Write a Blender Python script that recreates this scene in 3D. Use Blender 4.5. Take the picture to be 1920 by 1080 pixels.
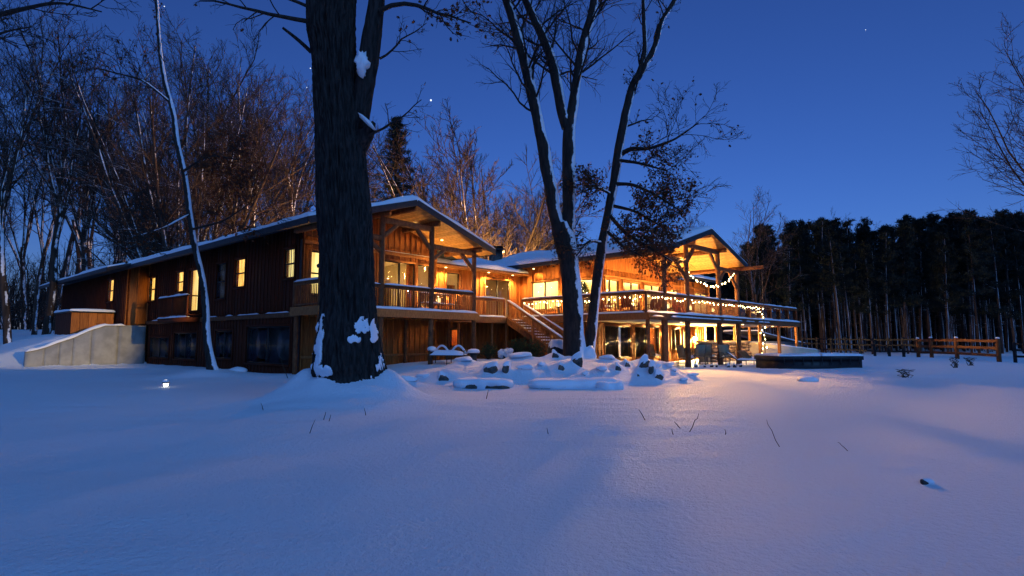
import bpy, math, random
import numpy as np
from mathutils import Matrix, Vector
R_ = math.radians
scene = bpy.context.scene
for o in list(bpy.data.objects):
    bpy.data.objects.remove(o)
COL = scene.collection

# ------------------------------------------------------------------ camera
FPX, EYE, PITCH = 1050.0, 1.16, math.atan(97 / 1050.0)
cam = bpy.data.cameras.new('camera')
cam.sensor_width = 36.0
cam.lens = FPX / 1920 * 36
cam.clip_end = 3000
camo = bpy.data.objects.new('camera', cam)
camo.location = (0, 0, EYE)
camo.rotation_euler = (math.pi / 2 + PITCH, 0, 0)
COL.objects.link(camo)
scene.camera = camo

# ------------------------------------------------------------------ sky, moon-like dusk lamp, exposure
world = bpy.data.worlds.new('World')
scene.world = world
world.use_nodes = True
wn, wl = world.node_tree.nodes, world.node_tree.links
bg = wn['Background']
sky = wn.new('ShaderNodeTexSky')
sky.sky_type = 'NISHITA'
sky.sun_disc = False
sky.sun_elevation = R_(8.0)
sky.sun_rotation = R_(190)
sky.altitude = 0
sky.air_density = 1.0
sky.dust_density = 0.0
sky.ozone_density = 6.0
tint = wn.new('ShaderNodeMix')
tint.data_type = 'RGBA'
tint.blend_type = 'MULTIPLY'
tint.inputs['Factor'].default_value = 1.0
tint.inputs['B'].default_value = (0.72, 0.55, 0.82, 1)
wl.new(sky.outputs['Color'], tint.inputs['A'])
wl.new(tint.outputs['Result'], bg.inputs['Color'])
bg.inputs['Strength'].default_value = 0.15

sun = bpy.data.lights.new('dusk_light', 'SUN')
sun.energy = 1.02
sun.angle = R_(45)
sun.color = (0.14, 0.42, 1.0)
suno = bpy.data.objects.new('dusk_light', sun)
suno.rotation_euler = (R_(46), 0, R_(34))
COL.objects.link(suno)

scene.view_settings.view_transform = 'Standard'
scene.view_settings.look = 'None'
scene.view_settings.gamma = 1.0
scene.view_settings.use_curve_mapping = False
scene.view_settings.exposure = 0.0
scene.cycles.use_denoising = True
scene.cycles.use_adaptive_sampling = True
scene.cycles.adaptive_threshold = 0.02
scene.cycles.sample_clamp_indirect = 4.0
scene.cycles.max_bounces = 7
scene.cycles.diffuse_bounces = 3
scene.cycles.glossy_bounces = 2
scene.cycles.transmission_bounces = 3
scene.cycles.transparent_max_bounces = 10
scene.cycles.caustics_reflective = False
scene.cycles.caustics_refractive = False

# ------------------------------------------------------------------ geometry of the lens (only used to read positions off at real distances)
CP, SP = math.cos(PITCH), math.sin(PITCH)
def ray(u, v):
    x = (u - 960) / FPX; y = -(v - 540) / FPX
    return np.array([x, CP - y * SP, SP + y * CP])
def at(u, v, Y):
    d = ray(u, v); t = Y / d[1]
    return np.array([d[0] * t, Y, EYE + d[2] * t])
def atz(u, v, z):
    d = ray(u, v); t = (z - EYE) / d[2]
    return np.array([d[0] * t, d[1] * t, z])
def proj(p):
    x, y, z = p[0], p[1], p[2] - EYE
    dep = y * CP + z * SP
    return 960 + FPX * x / dep, 540 - FPX * (z * CP - y * SP) / dep

# ------------------------------------------------------------------ noise
def _hash(i, j, k, s):
    n = (i * 374761393 + j * 668265263 + k * 2147483647 + s * 974634777) & 0xffffffff
    n = ((n ^ (n >> 13)) * 1274126177) & 0xffffffff
    n = (n ^ (n >> 16)) & 0xffffffff
    return n / 2147483647.5 - 1.0
def vnoise(p, s=0):
    p = np.asarray(p, float)
    i = np.floor(p).astype(np.int64); f = p - i; f = f * f * (3 - 2 * f)
    out = 0
    for a in (0, 1):
        wa = f[..., 0] if a else 1 - f[..., 0]
        for b in (0, 1):
            wb = f[..., 1] if b else 1 - f[..., 1]
            for c in (0, 1):
                wc = f[..., 2] if c else 1 - f[..., 2]
                out = out + wa * wb * wc * _hash(i[..., 0] + a, i[..., 1] + b, i[..., 2] + c, s)
    return out
def fbm(p, o=3, s=0):
    p = np.asarray(p, float); r = 0; a = 1.0
    for k in range(o):
        r = r + a * vnoise(p * 2 ** k, s + k); a *= .5
    return r
def sstep(a, b, x):
    t = np.clip((x - a) / (b - a), 0, 1)
    return t * t * (3 - 2 * t)

# ------------------------------------------------------------------ mesh and object helpers
WORLD = {}
def mesh_from(name, parts, mat=None, smooth=False):
    """parts: list of (V, F) with F an int array (m,3|4) or a list of index lists"""
    V = []; F3 = []; F4 = []; FN = []; off = 0
    for v, f in parts:
        v = np.asarray(v, float).reshape(-1, 3); V.append(v)
        if isinstance(f, np.ndarray):
            (F4 if f.shape[1] == 4 else F3).append(f + off)
        else:
            for q in f:
                FN.append([i + off for i in q])
        off += len(v)
    V = np.concatenate(V) if V else np.zeros((0, 3))
    loops = []; sizes = []
    for f in F4: loops.append(f.ravel()); sizes.append(np.full(len(f), 4))
    for f in F3: loops.append(f.ravel()); sizes.append(np.full(len(f), 3))
    if FN:
        loops.append(np.array([i for q in FN for i in q])); sizes.append(np.array([len(q) for q in FN]))
    loops = np.concatenate(loops).astype(np.int32); sizes = np.concatenate(sizes).astype(np.int32)
    me = bpy.data.meshes.new(name)
    me.vertices.add(len(V)); me.vertices.foreach_set('co', V.ravel().astype(np.float32))
    me.loops.add(len(loops)); me.loops.foreach_set('vertex_index', loops)
    me.polygons.add(len(sizes))
    st = np.concatenate([[0], np.cumsum(sizes)[:-1]]).astype(np.int32)
    me.polygons.foreach_set('loop_start', st)
    if smooth:
        me.polygons.foreach_set('use_smooth', np.ones(len(sizes), bool))
    me.update(calc_edges=True)
    me.validate()
    if mat: me.materials.append(mat)
    return me
def link(name, data, parent=None, M=None, **props):
    o = bpy.data.objects.new(name, data)
    COL.objects.link(o)
    M = M or Matrix.Identity(4)
    if parent is not None:
        o.parent = parent
        o.matrix_parent_inverse = WORLD[parent.name].inverted()
    o.matrix_basis = M
    WORLD[o.name] = M.copy()
    for k, v in props.items():
        o[k] = v
    return o
def thing(name, loc, label, cat, group=None, rz=0, s=1.0):
    o = bpy.data.objects.new(name, None)
    o.empty_display_size = .2
    COL.objects.link(o)
    M = Matrix.Translation(Vector([float(c) for c in loc])) @ Matrix.Rotation(rz, 4, 'Z') @ Matrix.Scale(s, 4)
    o.matrix_basis = M; WORLD[o.name] = M.copy()
    o['label'] = label; o['category'] = cat
    if group: o['group'] = group
    return o
def local(name, data, parent, M=None, **props):
    """child given in its parent's own coordinates"""
    o = bpy.data.objects.new(name, data); COL.objects.link(o)
    o.parent = parent
    M = M or Matrix.Identity(4)
    o.matrix_basis = M
    WORLD[o.name] = WORLD[parent.name] @ M
    for k, v in props.items(): o[k] = v
    return o
def box8(c):
    return np.asarray(c, float), np.array([[0,3,2,1],[4,5,6,7],[0,1,5,4],[1,2,6,5],[2,3,7,6],[3,0,4,7]])
def abox(x0, x1, y0, y1, z0, z1):
    return box8([(x0,y0,z0),(x1,y0,z0),(x1,y1,z0),(x0,y1,z0),(x0,y0,z1),(x1,y0,z1),(x1,y1,z1),(x0,y1,z1)])
def bar(a, b, w, h, up=(0, 0, 1)):
    """square timber from a to b; w across (horizontal), h along up"""
    a = np.asarray(a, float); b = np.asarray(b, float)
    t = b - a; L = np.linalg.norm(t); t = t / L
    up = np.asarray(up, float)
    if abs(np.dot(t, up)) > .97: up = np.array([1., 0, 0])
    s = np.cross(t, up); s /= np.linalg.norm(s); u = np.cross(s, t)
    s = s * w / 2; u = u * h / 2
    return box8([a - s - u, a + s - u, b + s - u, b - s - u, a - s + u, a + s + u, b + s + u, b - s + u])
def tubes(P, R, k, cap=False):
    P = np.asarray(P, float); R = np.asarray(R, float)
    if P.ndim == 2: P = P[None]; R = R[None]
    B, n, _ = P.shape
    T = np.gradient(P, axis=1); T /= np.linalg.norm(T, axis=2, keepdims=True) + 1e-9
    mean = T.mean(1)
    ref = np.where(np.abs(mean[:, 2:3]) > .8, np.array([[1., 0.1, 0]]), np.array([[0.05, 0, 1.]]))[:, None, :]
    N = np.cross(T, np.broadcast_to(ref, T.shape)); N /= np.linalg.norm(N, axis=2, keepdims=True) + 1e-9
    Bn = np.cross(T, N)
    an = np.arange(k) * 2 * math.pi / k
    V = P[:, :, None] + R[:, :, None, None] * (np.cos(an)[None, None, :, None] * N[:, :, None] + np.sin(an)[None, None, :, None] * Bn[:, :, None])
    base = (np.arange(B) * n * k)[:, None, None] + (np.arange(n - 1) * k)[None, :, None] + np.arange(k)[None, None, :]
    nxt = (np.arange(B) * n * k)[:, None, None] + (np.arange(n - 1) * k)[None, :, None] + ((np.arange(k) + 1) % k)[None, None, :]
    F = np.stack([base, nxt, nxt + k, base + k], -1).reshape(-1, 4)
    return V.reshape(-1, 3), F
def revolve(prof, k=12, c=(0, 0, 0)):
    """prof: list of (radius, z)"""
    an = np.arange(k) * 2 * math.pi / k
    V = np.array([(c[0] + r * math.cos(a), c[1] + r * math.sin(a), c[2] + z) for r, z in prof for a in an])
    n = len(prof)
    F = [[i * k + j, i * k + (j + 1) % k, (i + 1) * k + (j + 1) % k, (i + 1) * k + j] for i in range(n - 1) for j in range(k)]
    F.append(list(range(k))[::-1]); F.append([(n - 1) * k + j for j in range(k)])
    return V, F
def ico(sub=3):
    import bmesh
    bm = bmesh.new(); bmesh.ops.create_icosphere(bm, subdivisions=sub, radius=1)
    V = np.array([v.co[:] for v in bm.verts]); F = np.array([[v.index for v in f.verts] for f in bm.faces]); bm.free()
    return V, F
UNIT = {}
def unit(mat, name='timber'):
    key = (mat.name, name)
    if key not in UNIT: UNIT[key] = mesh_from(name, [abox(-.5, .5, -.5, .5, -.5, .5)], mat)
    return UNIT[key]
def piece(name, mat, parent, a, b, w, h, **props):
    """one timber as an object of its own, sharing a unit mesh: a to b, w across, h along up"""
    a = Vector([float(x) for x in a]); b = Vector([float(x) for x in b])
    t = b - a; L = t.length; t.normalize()
    up = Vector((0, 0, 1))
    if abs(t.dot(up)) > .97:
        up = Vector(props.pop('up', (1, 0, 0)))
    else:
        props.pop('up', None)
    s = t.cross(up).normalized(); u = s.cross(t)
    M = Matrix(((t.x * L, s.x * w, u.x * h, (a.x + b.x) / 2), (t.y * L, s.y * w, u.y * h, (a.y + b.y) / 2), (t.z * L, s.z * w, u.z * h, (a.z + b.z) / 2), (0, 0, 0, 1)))
    return link(name, unit(mat), parent, M, **props)

# ------------------------------------------------------------------ materials
MATS = {}
def _nodes(name):
    m = bpy.data.materials.new(name); m.use_nodes = True
    nt = m.node_tree; b = nt.nodes['Principled BSDF']
    return m, nt, b
def mixc(nt, fac, a, b):
    n = nt.nodes.new('ShaderNodeMix'); n.data_type = 'RGBA'
    for s, v in (('Factor', fac), ('A', a), ('B', b)):
        if isinstance(v, (tuple, list)): n.inputs[s].default_value = (*v[:3], 1)
        elif isinstance(v, (int, float)): n.inputs[s].default_value = v
        else: nt.links.new(v, n.inputs[s])
    return n.outputs['Result']
def noise_node(nt, scale, stretch=(1, 1, 1), detail=3, rough=.55):
    g = nt.nodes.new('ShaderNodeNewGeometry'); mp = nt.nodes.new('ShaderNodeMapping')
    mp.inputs['Scale'].default_value = stretch
    nt.links.new(g.outputs['Position'], mp.inputs['Vector'])
    n = nt.nodes.new('ShaderNodeTexNoise'); n.inputs['Scale'].default_value = scale
    n.inputs['Detail'].default_value = detail; n.inputs['Roughness'].default_value = rough
    nt.links.new(mp.outputs['Vector'], n.inputs['Vector'])
    return n.outputs['Fac']
def ramp(nt, fac, lo, hi):
    n = nt.nodes.new('ShaderNodeMapRange'); n.interpolation_type = 'SMOOTHSTEP'
    n.inputs['From Min'].default_value = lo; n.inputs['From Max'].default_value = hi
    nt.links.new(fac, n.inputs['Value'])
    return n.outputs['Result']
def bumpn(nt, b, h, strength, dist=.02):
    n = nt.nodes.new('ShaderNodeBump'); n.inputs['Strength'].default_value = strength; n.inputs['Distance'].default_value = dist
    nt.links.new(h, n.inputs['Height']); nt.links.new(n.outputs['Normal'], b.inputs['Normal'])
def mat(name, c1, c2=None, scale=3, stretch=(1, 1, 1), rough=.7, spec=.3, bump=0, var=0.0, dist=.02, metal=0):
    m, nt, b = _nodes(name)
    c2 = c2 or tuple(x * .75 for x in c1)
    n = noise_node(nt, scale, stretch)
    col = mixc(nt, ramp(nt, n, .3, .7), c1, c2)
    if var:
        oi = nt.nodes.new('ShaderNodeObjectInfo')
        mr = nt.nodes.new('ShaderNodeMapRange'); mr.inputs['To Min'].default_value = 1 - var; mr.inputs['To Max'].default_value = 1 + var
        nt.links.new(oi.outputs['Random'], mr.inputs['Value'])
        hv = nt.nodes.new('ShaderNodeHueSaturation'); nt.links.new(mr.outputs['Result'], hv.inputs['Value']); nt.links.new(col, hv.inputs['Color'])
        col = hv.outputs['Color']
    nt.links.new(col, b.inputs['Base Color'])
    b.inputs['Roughness'].default_value = rough; b.inputs['Specular IOR Level'].default_value = spec; b.inputs['Metallic'].default_value = metal
    if bump: bumpn(nt, b, n, bump, dist)
    MATS[name] = m
    return m
def emit(name, col, strength, var=0.0, shade_scale=None):
    m, nt, b = _nodes(name)
    b.inputs['Base Color'].default_value = (*[c * .5 for c in col], 1)
    b.inputs['Emission Color'].default_value = (*col, 1); b.inputs['Emission Strength'].default_value = strength
    if shade_scale:
        n = noise_node(nt, shade_scale, (1, 1, .12), 3)
        nt.links.new(mixc(nt, ramp(nt, n, .35, .65), col, tuple(c * f for c, f in zip(col, (.62, .42, .25)))), b.inputs['Emission Color'])  # stripes paint the shading of pleats into the emission colour
    MATS[name] = m
    return m
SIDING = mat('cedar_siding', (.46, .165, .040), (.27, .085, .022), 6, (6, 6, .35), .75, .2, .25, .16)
SIDING_D = mat('shaded_siding', (.115, .030, .012), (.066, .017, .007), 6, (6, 6, .35), .8, .15, .25, .12)  # the cedar again, darkened in colour for walls that lie in shade
TRIM = mat('cedar_trim', (.42, .17, .05), (.27, .10, .03), 7, (3, 3, 1), .7, .25, .2, .14)
BEAM = mat('timber_beam', (.21, .088, .036), (.12, .047, .02), 5, (2, 2, 1), .75, .2, .3, .12)
SOFFIT = mat('pine_soffit', (.64, .36, .11), (.44, .215, .06), 5, (1.5, 1.5, 1.5), .6, .25, .1, .22)
FASCIA = mat('dark_fascia', (.035, .036, .042), (.022, .023, .028), 8, rough=.55)
DECKW = mat('deck_board', (.23, .12, .06), (.13, .065, .03), 5, (1, 1, 1), .75, .2, .2, .12)
FRAME = mat('bronze_window_frame', (.025, .022, .02), (.016, .014, .013), 6, rough=.45, spec=.4)
PLASTER = mat('cream_interior_wall', (.78, .66, .42), (.72, .60, .37), 2, rough=.8)
FLOORW = mat('oak_interior_floor', (.38, .22, .10), (.28, .15, .06), 4, rough=.5)
CEIL = mat('porch_ceiling', (.66, .56, .40), (.58, .48, .33), 3, rough=.7)
CONC = mat('concrete', (.34, .34, .32), (.24, .24, .23), 1.6, rough=.9, spec=.15, bump=.25, var=.06)
METAL = mat('dark_metal', (.03, .03, .032), (.02, .02, .022), 9, rough=.45, spec=.5, var=.1)
BLACKP = mat('black_cover_vinyl', (.012, .012, .014), (.007, .007, .009), 5, rough=.5, spec=.4, bump=.2)
SLING = mat('tan_sling_fabric', (.30, .24, .15), (.24, .19, .12), 30, rough=.85, var=.1)
ROCK = mat('fieldstone', (.13, .12, .105), (.055, .052, .047), 5, rough=.9, spec=.2, bump=.6, var=.25)
STONE = mat('wall_stone', (.36, .28, .20), (.24, .15, .10), 5, rough=.9, spec=.2, bump=.5, var=.4)
NEEDLE = mat('pine_needles', (.024, .036, .032), (.010, .018, .016), 1.5, rough=.8, spec=.1, var=.3)
LEAF = mat('dry_oak_leaf', (.13, .045, .016), (.065, .024, .010), 6, rough=.8, spec=.15)
DRY = mat('dry_stem', (.07, .05, .035), (.04, .03, .02), 20, rough=.9)
RED = mat('red_painted_wood', (.32, .03, .015), (.22, .02, .01), 5, rough=.6, var=.1)
GREEN = mat('green_foliage', (.05, .09, .03), (.025, .05, .016), 9, rough=.8)
FENCEW = mat('fence_board', (.16, .062, .022), (.10, .038, .014), 5, (1, 1, 1), .8, .2, .3, .15)
OLDFENCE = mat('weathered_fence', (.035, .033, .032), (.02, .019, .018), 5, rough=.9, var=.2)
SHEDW = mat('grey_shed_siding', (.24, .25, .26), (.18, .19, .2), 4, rough=.85)

def snow_mat(name, bump, sc):
    m, nt, b = _nodes(name)
    n = noise_node(nt, sc, (1, 1, 1), 4, .6)
    n2 = noise_node(nt, .35, (1, 1, 1), 2)
    nt.links.new(mixc(nt, n2, (.80, .84, .90), (.86, .88, .91)), b.inputs['Base Color'])
    b.inputs['Roughness'].default_value = .62; b.inputs['Specular IOR Level'].default_value = .25
    n3 = noise_node(nt, sc * 3.3, (1, 1, 1), 3, .7); ml = nt.nodes.new('ShaderNodeMath'); ml.operation = 'MULTIPLY_ADD'; ml.inputs[1].default_value = .5
    nt.links.new(n3, ml.inputs[0]); nt.links.new(n, ml.inputs[2])
    bumpn(nt, b, ml.outputs[0], bump, .02 if name == 'snow' else .045)
    MATS[name] = m
    return m
SNOW = snow_mat('snow', .35, 26)
SNOWG = snow_mat('snow_field', 1.0, 16)
def bark(name, c1, c2, wind, lo, hi, scale=9, snow_noise=2.2, flare=None, var=.0, stretch=.22, lo_=.3, hi_=.7):
    """bark with wind-blown snow stuck to the faces that look towards `wind`"""
    m, nt, b = _nodes(name)
    n = noise_node(nt, scale, (1, 1, stretch), 4, .6)
    col = mixc(nt, ramp(nt, n, lo_, hi_), c2, c1)
    if var:
        oi = nt.nodes.new('ShaderNodeObjectInfo')
        mr = nt.nodes.new('ShaderNodeMapRange'); mr.inputs['To Min'].default_value = 1 - var; mr.inputs['To Max'].default_value = 1 + var
        nt.links.new(oi.outputs['Random'], mr.inputs['Value'])
        hv = nt.nodes.new('ShaderNodeHueSaturation'); nt.links.new(mr.outputs['Result'], hv.inputs['Value']); nt.links.new(col, hv.inputs['Color'])
        col = hv.outputs['Color']
    if wind is not None:
        g = nt.nodes.new('ShaderNodeNewGeometry')
        d = nt.nodes.new('ShaderNodeVectorMath'); d.operation = 'DOT_PRODUCT'
        w = Vector(wind).normalized(); d.inputs[1].default_value = w
        nt.links.new(g.outputs['True Normal' if False else 'Normal'], d.inputs[0])
        s = noise_node(nt, snow_noise, (1, 1, .5), 4, .65)
        ad = nt.nodes.new('ShaderNodeMath'); ad.operation = 'MULTIPLY_ADD'; ad.inputs[1].default_value = 1.3; 
        nt.links.new(s, ad.inputs[0]); nt.links.new(d.outputs['Value'], ad.inputs[2])
        col = mixc(nt, ramp(nt, ad.outputs['Value'], lo, hi), col, (.82, .86, .92))
    nt.links.new(col, b.inputs['Base Color'])
    b.inputs['Roughness'].default_value = .9; b.inputs['Specular IOR Level'].default_value = .15
    bumpn(nt, b, n, .5, .03)
    MATS[name] = m
    return m
OAKBARK = bark('oak_bark', (.042, .037, .034), (.012, .011, .010), None, 0, 0, 16, stretch=.14, lo_=.32, hi_=.68)
MIDBARK = bark('snowy_bark', (.040, .034, .030), (.018, .016, .015), (.95, -.15, .28), 1.20, 1.34, 10, 2.6)
SLIMBARK = bark('snowy_sapling_bark', (.045, .04, .036), (.022, .02, .018), (.95, -.2, .15), 1.34, 1.46, 12, 2.4)
TWIG = bark('twig_bark', (.045, .036, .031), (.025, .02, .018), None, 0, 0, 14)
WOODBARK = bark('woodland_bark', (.070, .048, .035), (.028, .021, .017), (.8, -.35, .3), 1.52, 1.66, 5, 2.2, None, .35)
WOODTWIG = bark('woodland_twig', (.062, .044, .034), (.036, .026, .021), (.2, -.2, .95), 1.5, 1.7, 6, 1.2, None, .3)
PINEBARK = bark('pine_bark', (.060, .050, .048), (.024, .021, .021), (.8, -.55, .2), 1.38, 1.6, 4, 1.0, None, .5)
def glass_mat(name, tint=(1, 1, 1), refl=.12):
    m = bpy.data.materials.new(name); m.use_nodes = True
    nt = m.node_tree; nt.nodes.clear()
    o = nt.nodes.new('ShaderNodeOutputMaterial'); t = nt.nodes.new('ShaderNodeBsdfTransparent'); g = nt.nodes.new('ShaderNodeBsdfGlossy')
    mx = nt.nodes.new('ShaderNodeMixShader'); lw = nt.nodes.new('ShaderNodeLayerWeight'); lw.inputs['Blend'].default_value = .25
    ad = nt.nodes.new('ShaderNodeMath'); ad.operation = 'MULTIPLY_ADD'; ad.inputs[1].default_value = .14; ad.inputs[2].default_value = refl
    t.inputs['Color'].default_value = (*tint, 1); g.inputs['Roughness'].default_value = .03
    nt.links.new(lw.outputs['Facing'], ad.inputs[0]); nt.links.new(ad.outputs[0], mx.inputs[0])
    nt.links.new(t.outputs[0], mx.inputs[1]); nt.links.new(g.outputs[0], mx.inputs[2]); nt.links.new(mx.outputs[0], o.inputs['Surface'])
    MATS[name] = m
    return m
GLASS = glass_mat('window_glass', (1, 1, 1), .03)
SMOKED = glass_mat('smoked_glass_panel', (.45, .36, .26), .10)
WARM = (1.0, .56, .165)
BULB = emit('warm_bulb', (1.0, .72, .32), 26)
PUCKGLOW = emit('recessed_lamp_glow', (1.0, .72, .30), 7)
LAMPGLOW = emit('lamp_glow', (1.0, .72, .30), 90)
CURTAIN = emit('lit_curtain', (1.0, .64, .15), 1.8, 0, 12)  # glow and fold shading sit in the cloth's emission colour
BLINDLIT = emit('lit_blind', (1.0, .78, .26), 1.6, 0, 3)
DIMCURT = mat('unlit_curtain', (.36, .22, .11), (.25, .14, .07), 8, (4, 4, .3), .9)
def lamp(name, loc, power, size=.06, color=WARM, parent=None, spot=None, aim=None):
    l = bpy.data.lights.new(name, 'SPOT' if spot else 'POINT')
    l.energy = power; l.color = color; l.shadow_soft_size = size
    if spot: l.spot_size = R_(spot); l.spot_blend = .6
    M = Matrix.Translation(Vector([float(c) for c in loc]))
    if spot and aim is None: aim = np.array(loc, float) - np.array([0, 0, 1.])
    if aim is not None:
        d = Vector([float(c) for c in aim]) - Vector([float(c) for c in loc])
        M = M @ d.to_track_quat('-Z', 'Y').to_matrix().to_4x4()
    return link(name, l, parent, M)

# ------------------------------------------------------------------ the two wings' own axes: r along the gable front, l back into the house
A1, A2 = R_(49.5), R_(46.0)
O1, R1, L1 = np.array([-5.6, 23.0]), np.array([math.cos(A1), math.sin(A1)]), np.array([-math.sin(A1), math.cos(A1)])
O2, R2, L2 = np.array([7.9, 27.9]), np.array([math.cos(A2), math.sin(A2)]), np.array([-math.sin(A2), math.cos(A2)])
def w1(r, l, z=0.0):
    p = O1 + R1 * r + L1 * l; return np.array([p[0], p[1], z])
def w2(r, l, z=0.0):
    p = O2 + R2 * r + L2 * l; return np.array([p[0], p[1], z])
def inv(w, x, y):
    O, R, L = (O1, R1, L1) if w is w1 else (O2, R2, L2)
    return (x - O[0]) * R[0] + (y - O[1]) * R[1], (x - O[0]) * L[0] + (y - O[1]) * L[1]
class Face:
    """a vertical wall face: point o, direction a along it, outward normal n (all 2-D)"""
    def __init__(s, p0, p1, flip=False):
        s.o = np.array(p0[:2], float); d = np.array(p1[:2], float) - s.o; s.L = np.linalg.norm(d); s.a = d / s.L
        n = np.array([s.a[1], -s.a[0]])
        s.n = -n if flip else n
    def p(s, t, z, d=0.0):
        q = s.o + s.a * t + s.n * d; return np.array([q[0], q[1], z])
    def hit(s, u, v):
        d = ray(u, v)
        A = np.array([[d[0], -s.a[0]], [d[1], -s.a[1]]])
        k, t = np.linalg.solve(A, s.o)
        return t, EYE + d[2] * k
    def rect(s, u0, u1, vt, vb):
        um = (u0 + u1) / 2
        a, b = sorted((s.hit(u0, vt)[0], s.hit(u1, vt)[0]))
        return a, b, s.hit(um, vb)[1], s.hit(um, vt)[1]

# ------------------------------------------------------------------ the snow field
DIMPLES = [(*atz(u_, v_, -.3)[:2], r_, d_) for (u_, v_, r_, d_) in ((1262, 868, .11, .05), (1290, 867, .10, .05), (1308, 866, .08, .035), (514, 1030, .10, .05), (498, 1044, .07, .03), (95, 858, .16, .04), (545, 878, .12, .035), (1130, 808, .22, .05), (1165, 800, .2, .04), (980, 795, .2, .04), (1412, 800, .2, .04), (745, 905, .14, .03))]
ROCKS = []      # filled before the ground is built: (x, y, radius, height) drifts round the stones
def ground_h(x, y):
    x = np.asarray(x, float); y = np.asarray(y, float)
    p = np.stack([x, y, np.zeros_like(x)], -1)
    h = -.30 + .10 * vnoise(p * .11, 3) + .035 * vnoise(p * .42, 5)
    # wind ripples, long across the wind
    q = np.stack([x * .35 + y * .25, y * 1.7 - x * .25, np.zeros_like(x)], -1)
    h = h + (.030 * vnoise(q, 8) + .020 * vnoise(q * 2.3, 9) + .009 * vnoise(q * 5.1, 10)) * (0.22 + .78 * sstep(5, 11, y))
    h = h + np.maximum(.66 * np.sqrt(np.clip(1 - ((x - 1.5) / 5.6) ** 2 - ((y - 22.2) / 4.6) ** 2, 0, 1)) ** 1.3, .50 * sstep(1, 0, np.sqrt(((x + 1.2) / 8.0) ** 2 + ((y - 27.2) / 6.5) ** 2) * .85))
    h = h + .010 * fbm(p * np.array([2.0, 3.2, 1]), 4, 31) * (1 - sstep(9, 16, y))
    for (dx, dy, rr, dp) in DIMPLES:
        h = h - dp * np.exp(-(((x - dx) / rr) ** 2 + ((y - dy) / (rr * .7)) ** 2)) + dp * .35 * np.exp(-(((x - dx) / (rr * 1.9)) ** 2 + ((y - dy - rr * .6) / (rr * 1.3)) ** 2))
    # oak mound
    d = np.hypot((x + 3.75), (y - 13.1))
    h = h + .62 * np.exp(-(d / 1.3) ** 2) + .10 * np.exp(-((x + 3.0) ** 2 / 6 + (y - 12.4) ** 2 / 1.2))
    for (mx, my, mr, mh) in ((-4.72, 12.95, .34, .30), (-5.1, 12.8, .5, .16), (-2.80, 12.95, .34, .26), (-2.45, 12.8, .45, .14), (-4.2, 12.3, .4, .08), (-3.2, 12.35, .35, .06)):
        h = h + mh * np.exp(-((x - mx) ** 2 + (y - my) ** 2) / mr ** 2)
    d = np.hypot(x - 2.55, y - 23.0); h = h + .18 * np.exp(-(d / .8) ** 2)
    d = np.hypot(x + 11.9, y - 22); h = h + .35 * np.exp(-(d / 1.3) ** 2)
    d = np.hypot(x + 9.0, y - 21.5); h = h + .14 * np.exp(-(d / 2.2) ** 2)
    # right-hand rise with its crest by the fence
    h = h + .30 * sstep(12, 23, x) * sstep(17, 34, y) * (1 - sstep(24, 31, x))
    h = h - 1.2 * sstep(27, 44, x) * sstep(24, 50, y)
    # uphill side behind the concrete wing wall and behind the house
    r, l = inv(w1, x, y)
    up = sstep(20.6, 22.0, l) * (1 - sstep(-2.0, 2.0, r)) * (.55 + 1.35 * sstep(-9.5, -4.6, r))
    back = 2.1 * sstep(0, 5, r - 5.5 - 60 * sstep(18, 9, l)) * sstep(16, 24, l)
    h = h + np.maximum(up, back * 1.0)
    far = sstep(46, 62, y) * (1 - sstep(4, 26, x)); h = np.maximum(h, -.3 + 2.6 * far)
    for (rx, ry, rr, rh) in ROCKS:
        m = (np.abs(x - rx) < 3 * rr) & (np.abs(y - ry) < 3 * rr)
        if m.any():
            dd = np.hypot(x[m] - rx, y[m] - ry) / rr
            h[m] = h[m] + rh * np.exp(-dd ** 2 * 1.6)
    return h
def gz(x, y):
    return float(ground_h(np.array([float(x)]), np.array([float(y)]))[0])
def build_ground():
    def axis(lo, a, b, hi, st):
        core = np.arange(a, b, st)
        k = 1.13; out = [b]; s = st
        while out[-1] < hi: s *= k; out.append(out[-1] + s)
        neg = [a - st]; s = st
        while neg[-1] > lo: s *= k; neg.append(neg[-1] - s)
        return np.concatenate([neg[::-1], core, out])
    xs = axis(-300, -17, 17, 300, .13); ys = axis(-40, 1.2, 31, 400, .11)
    X, Y = np.meshgrid(xs, ys)
    Z = ground_h(X.ravel(), Y.ravel())
    V = np.stack([X.ravel(), Y.ravel(), Z], -1)
    nx, ny = len(xs), len(ys)
    i = (np.arange(ny - 1)[:, None] * nx + np.arange(nx - 1)[None]).ravel()
    F = np.stack([i, i + 1, i + nx + 1, i + nx], -1)
    link('ground', mesh_from('ground', [(V, F)], SNOWG, True), kind='structure')

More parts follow.
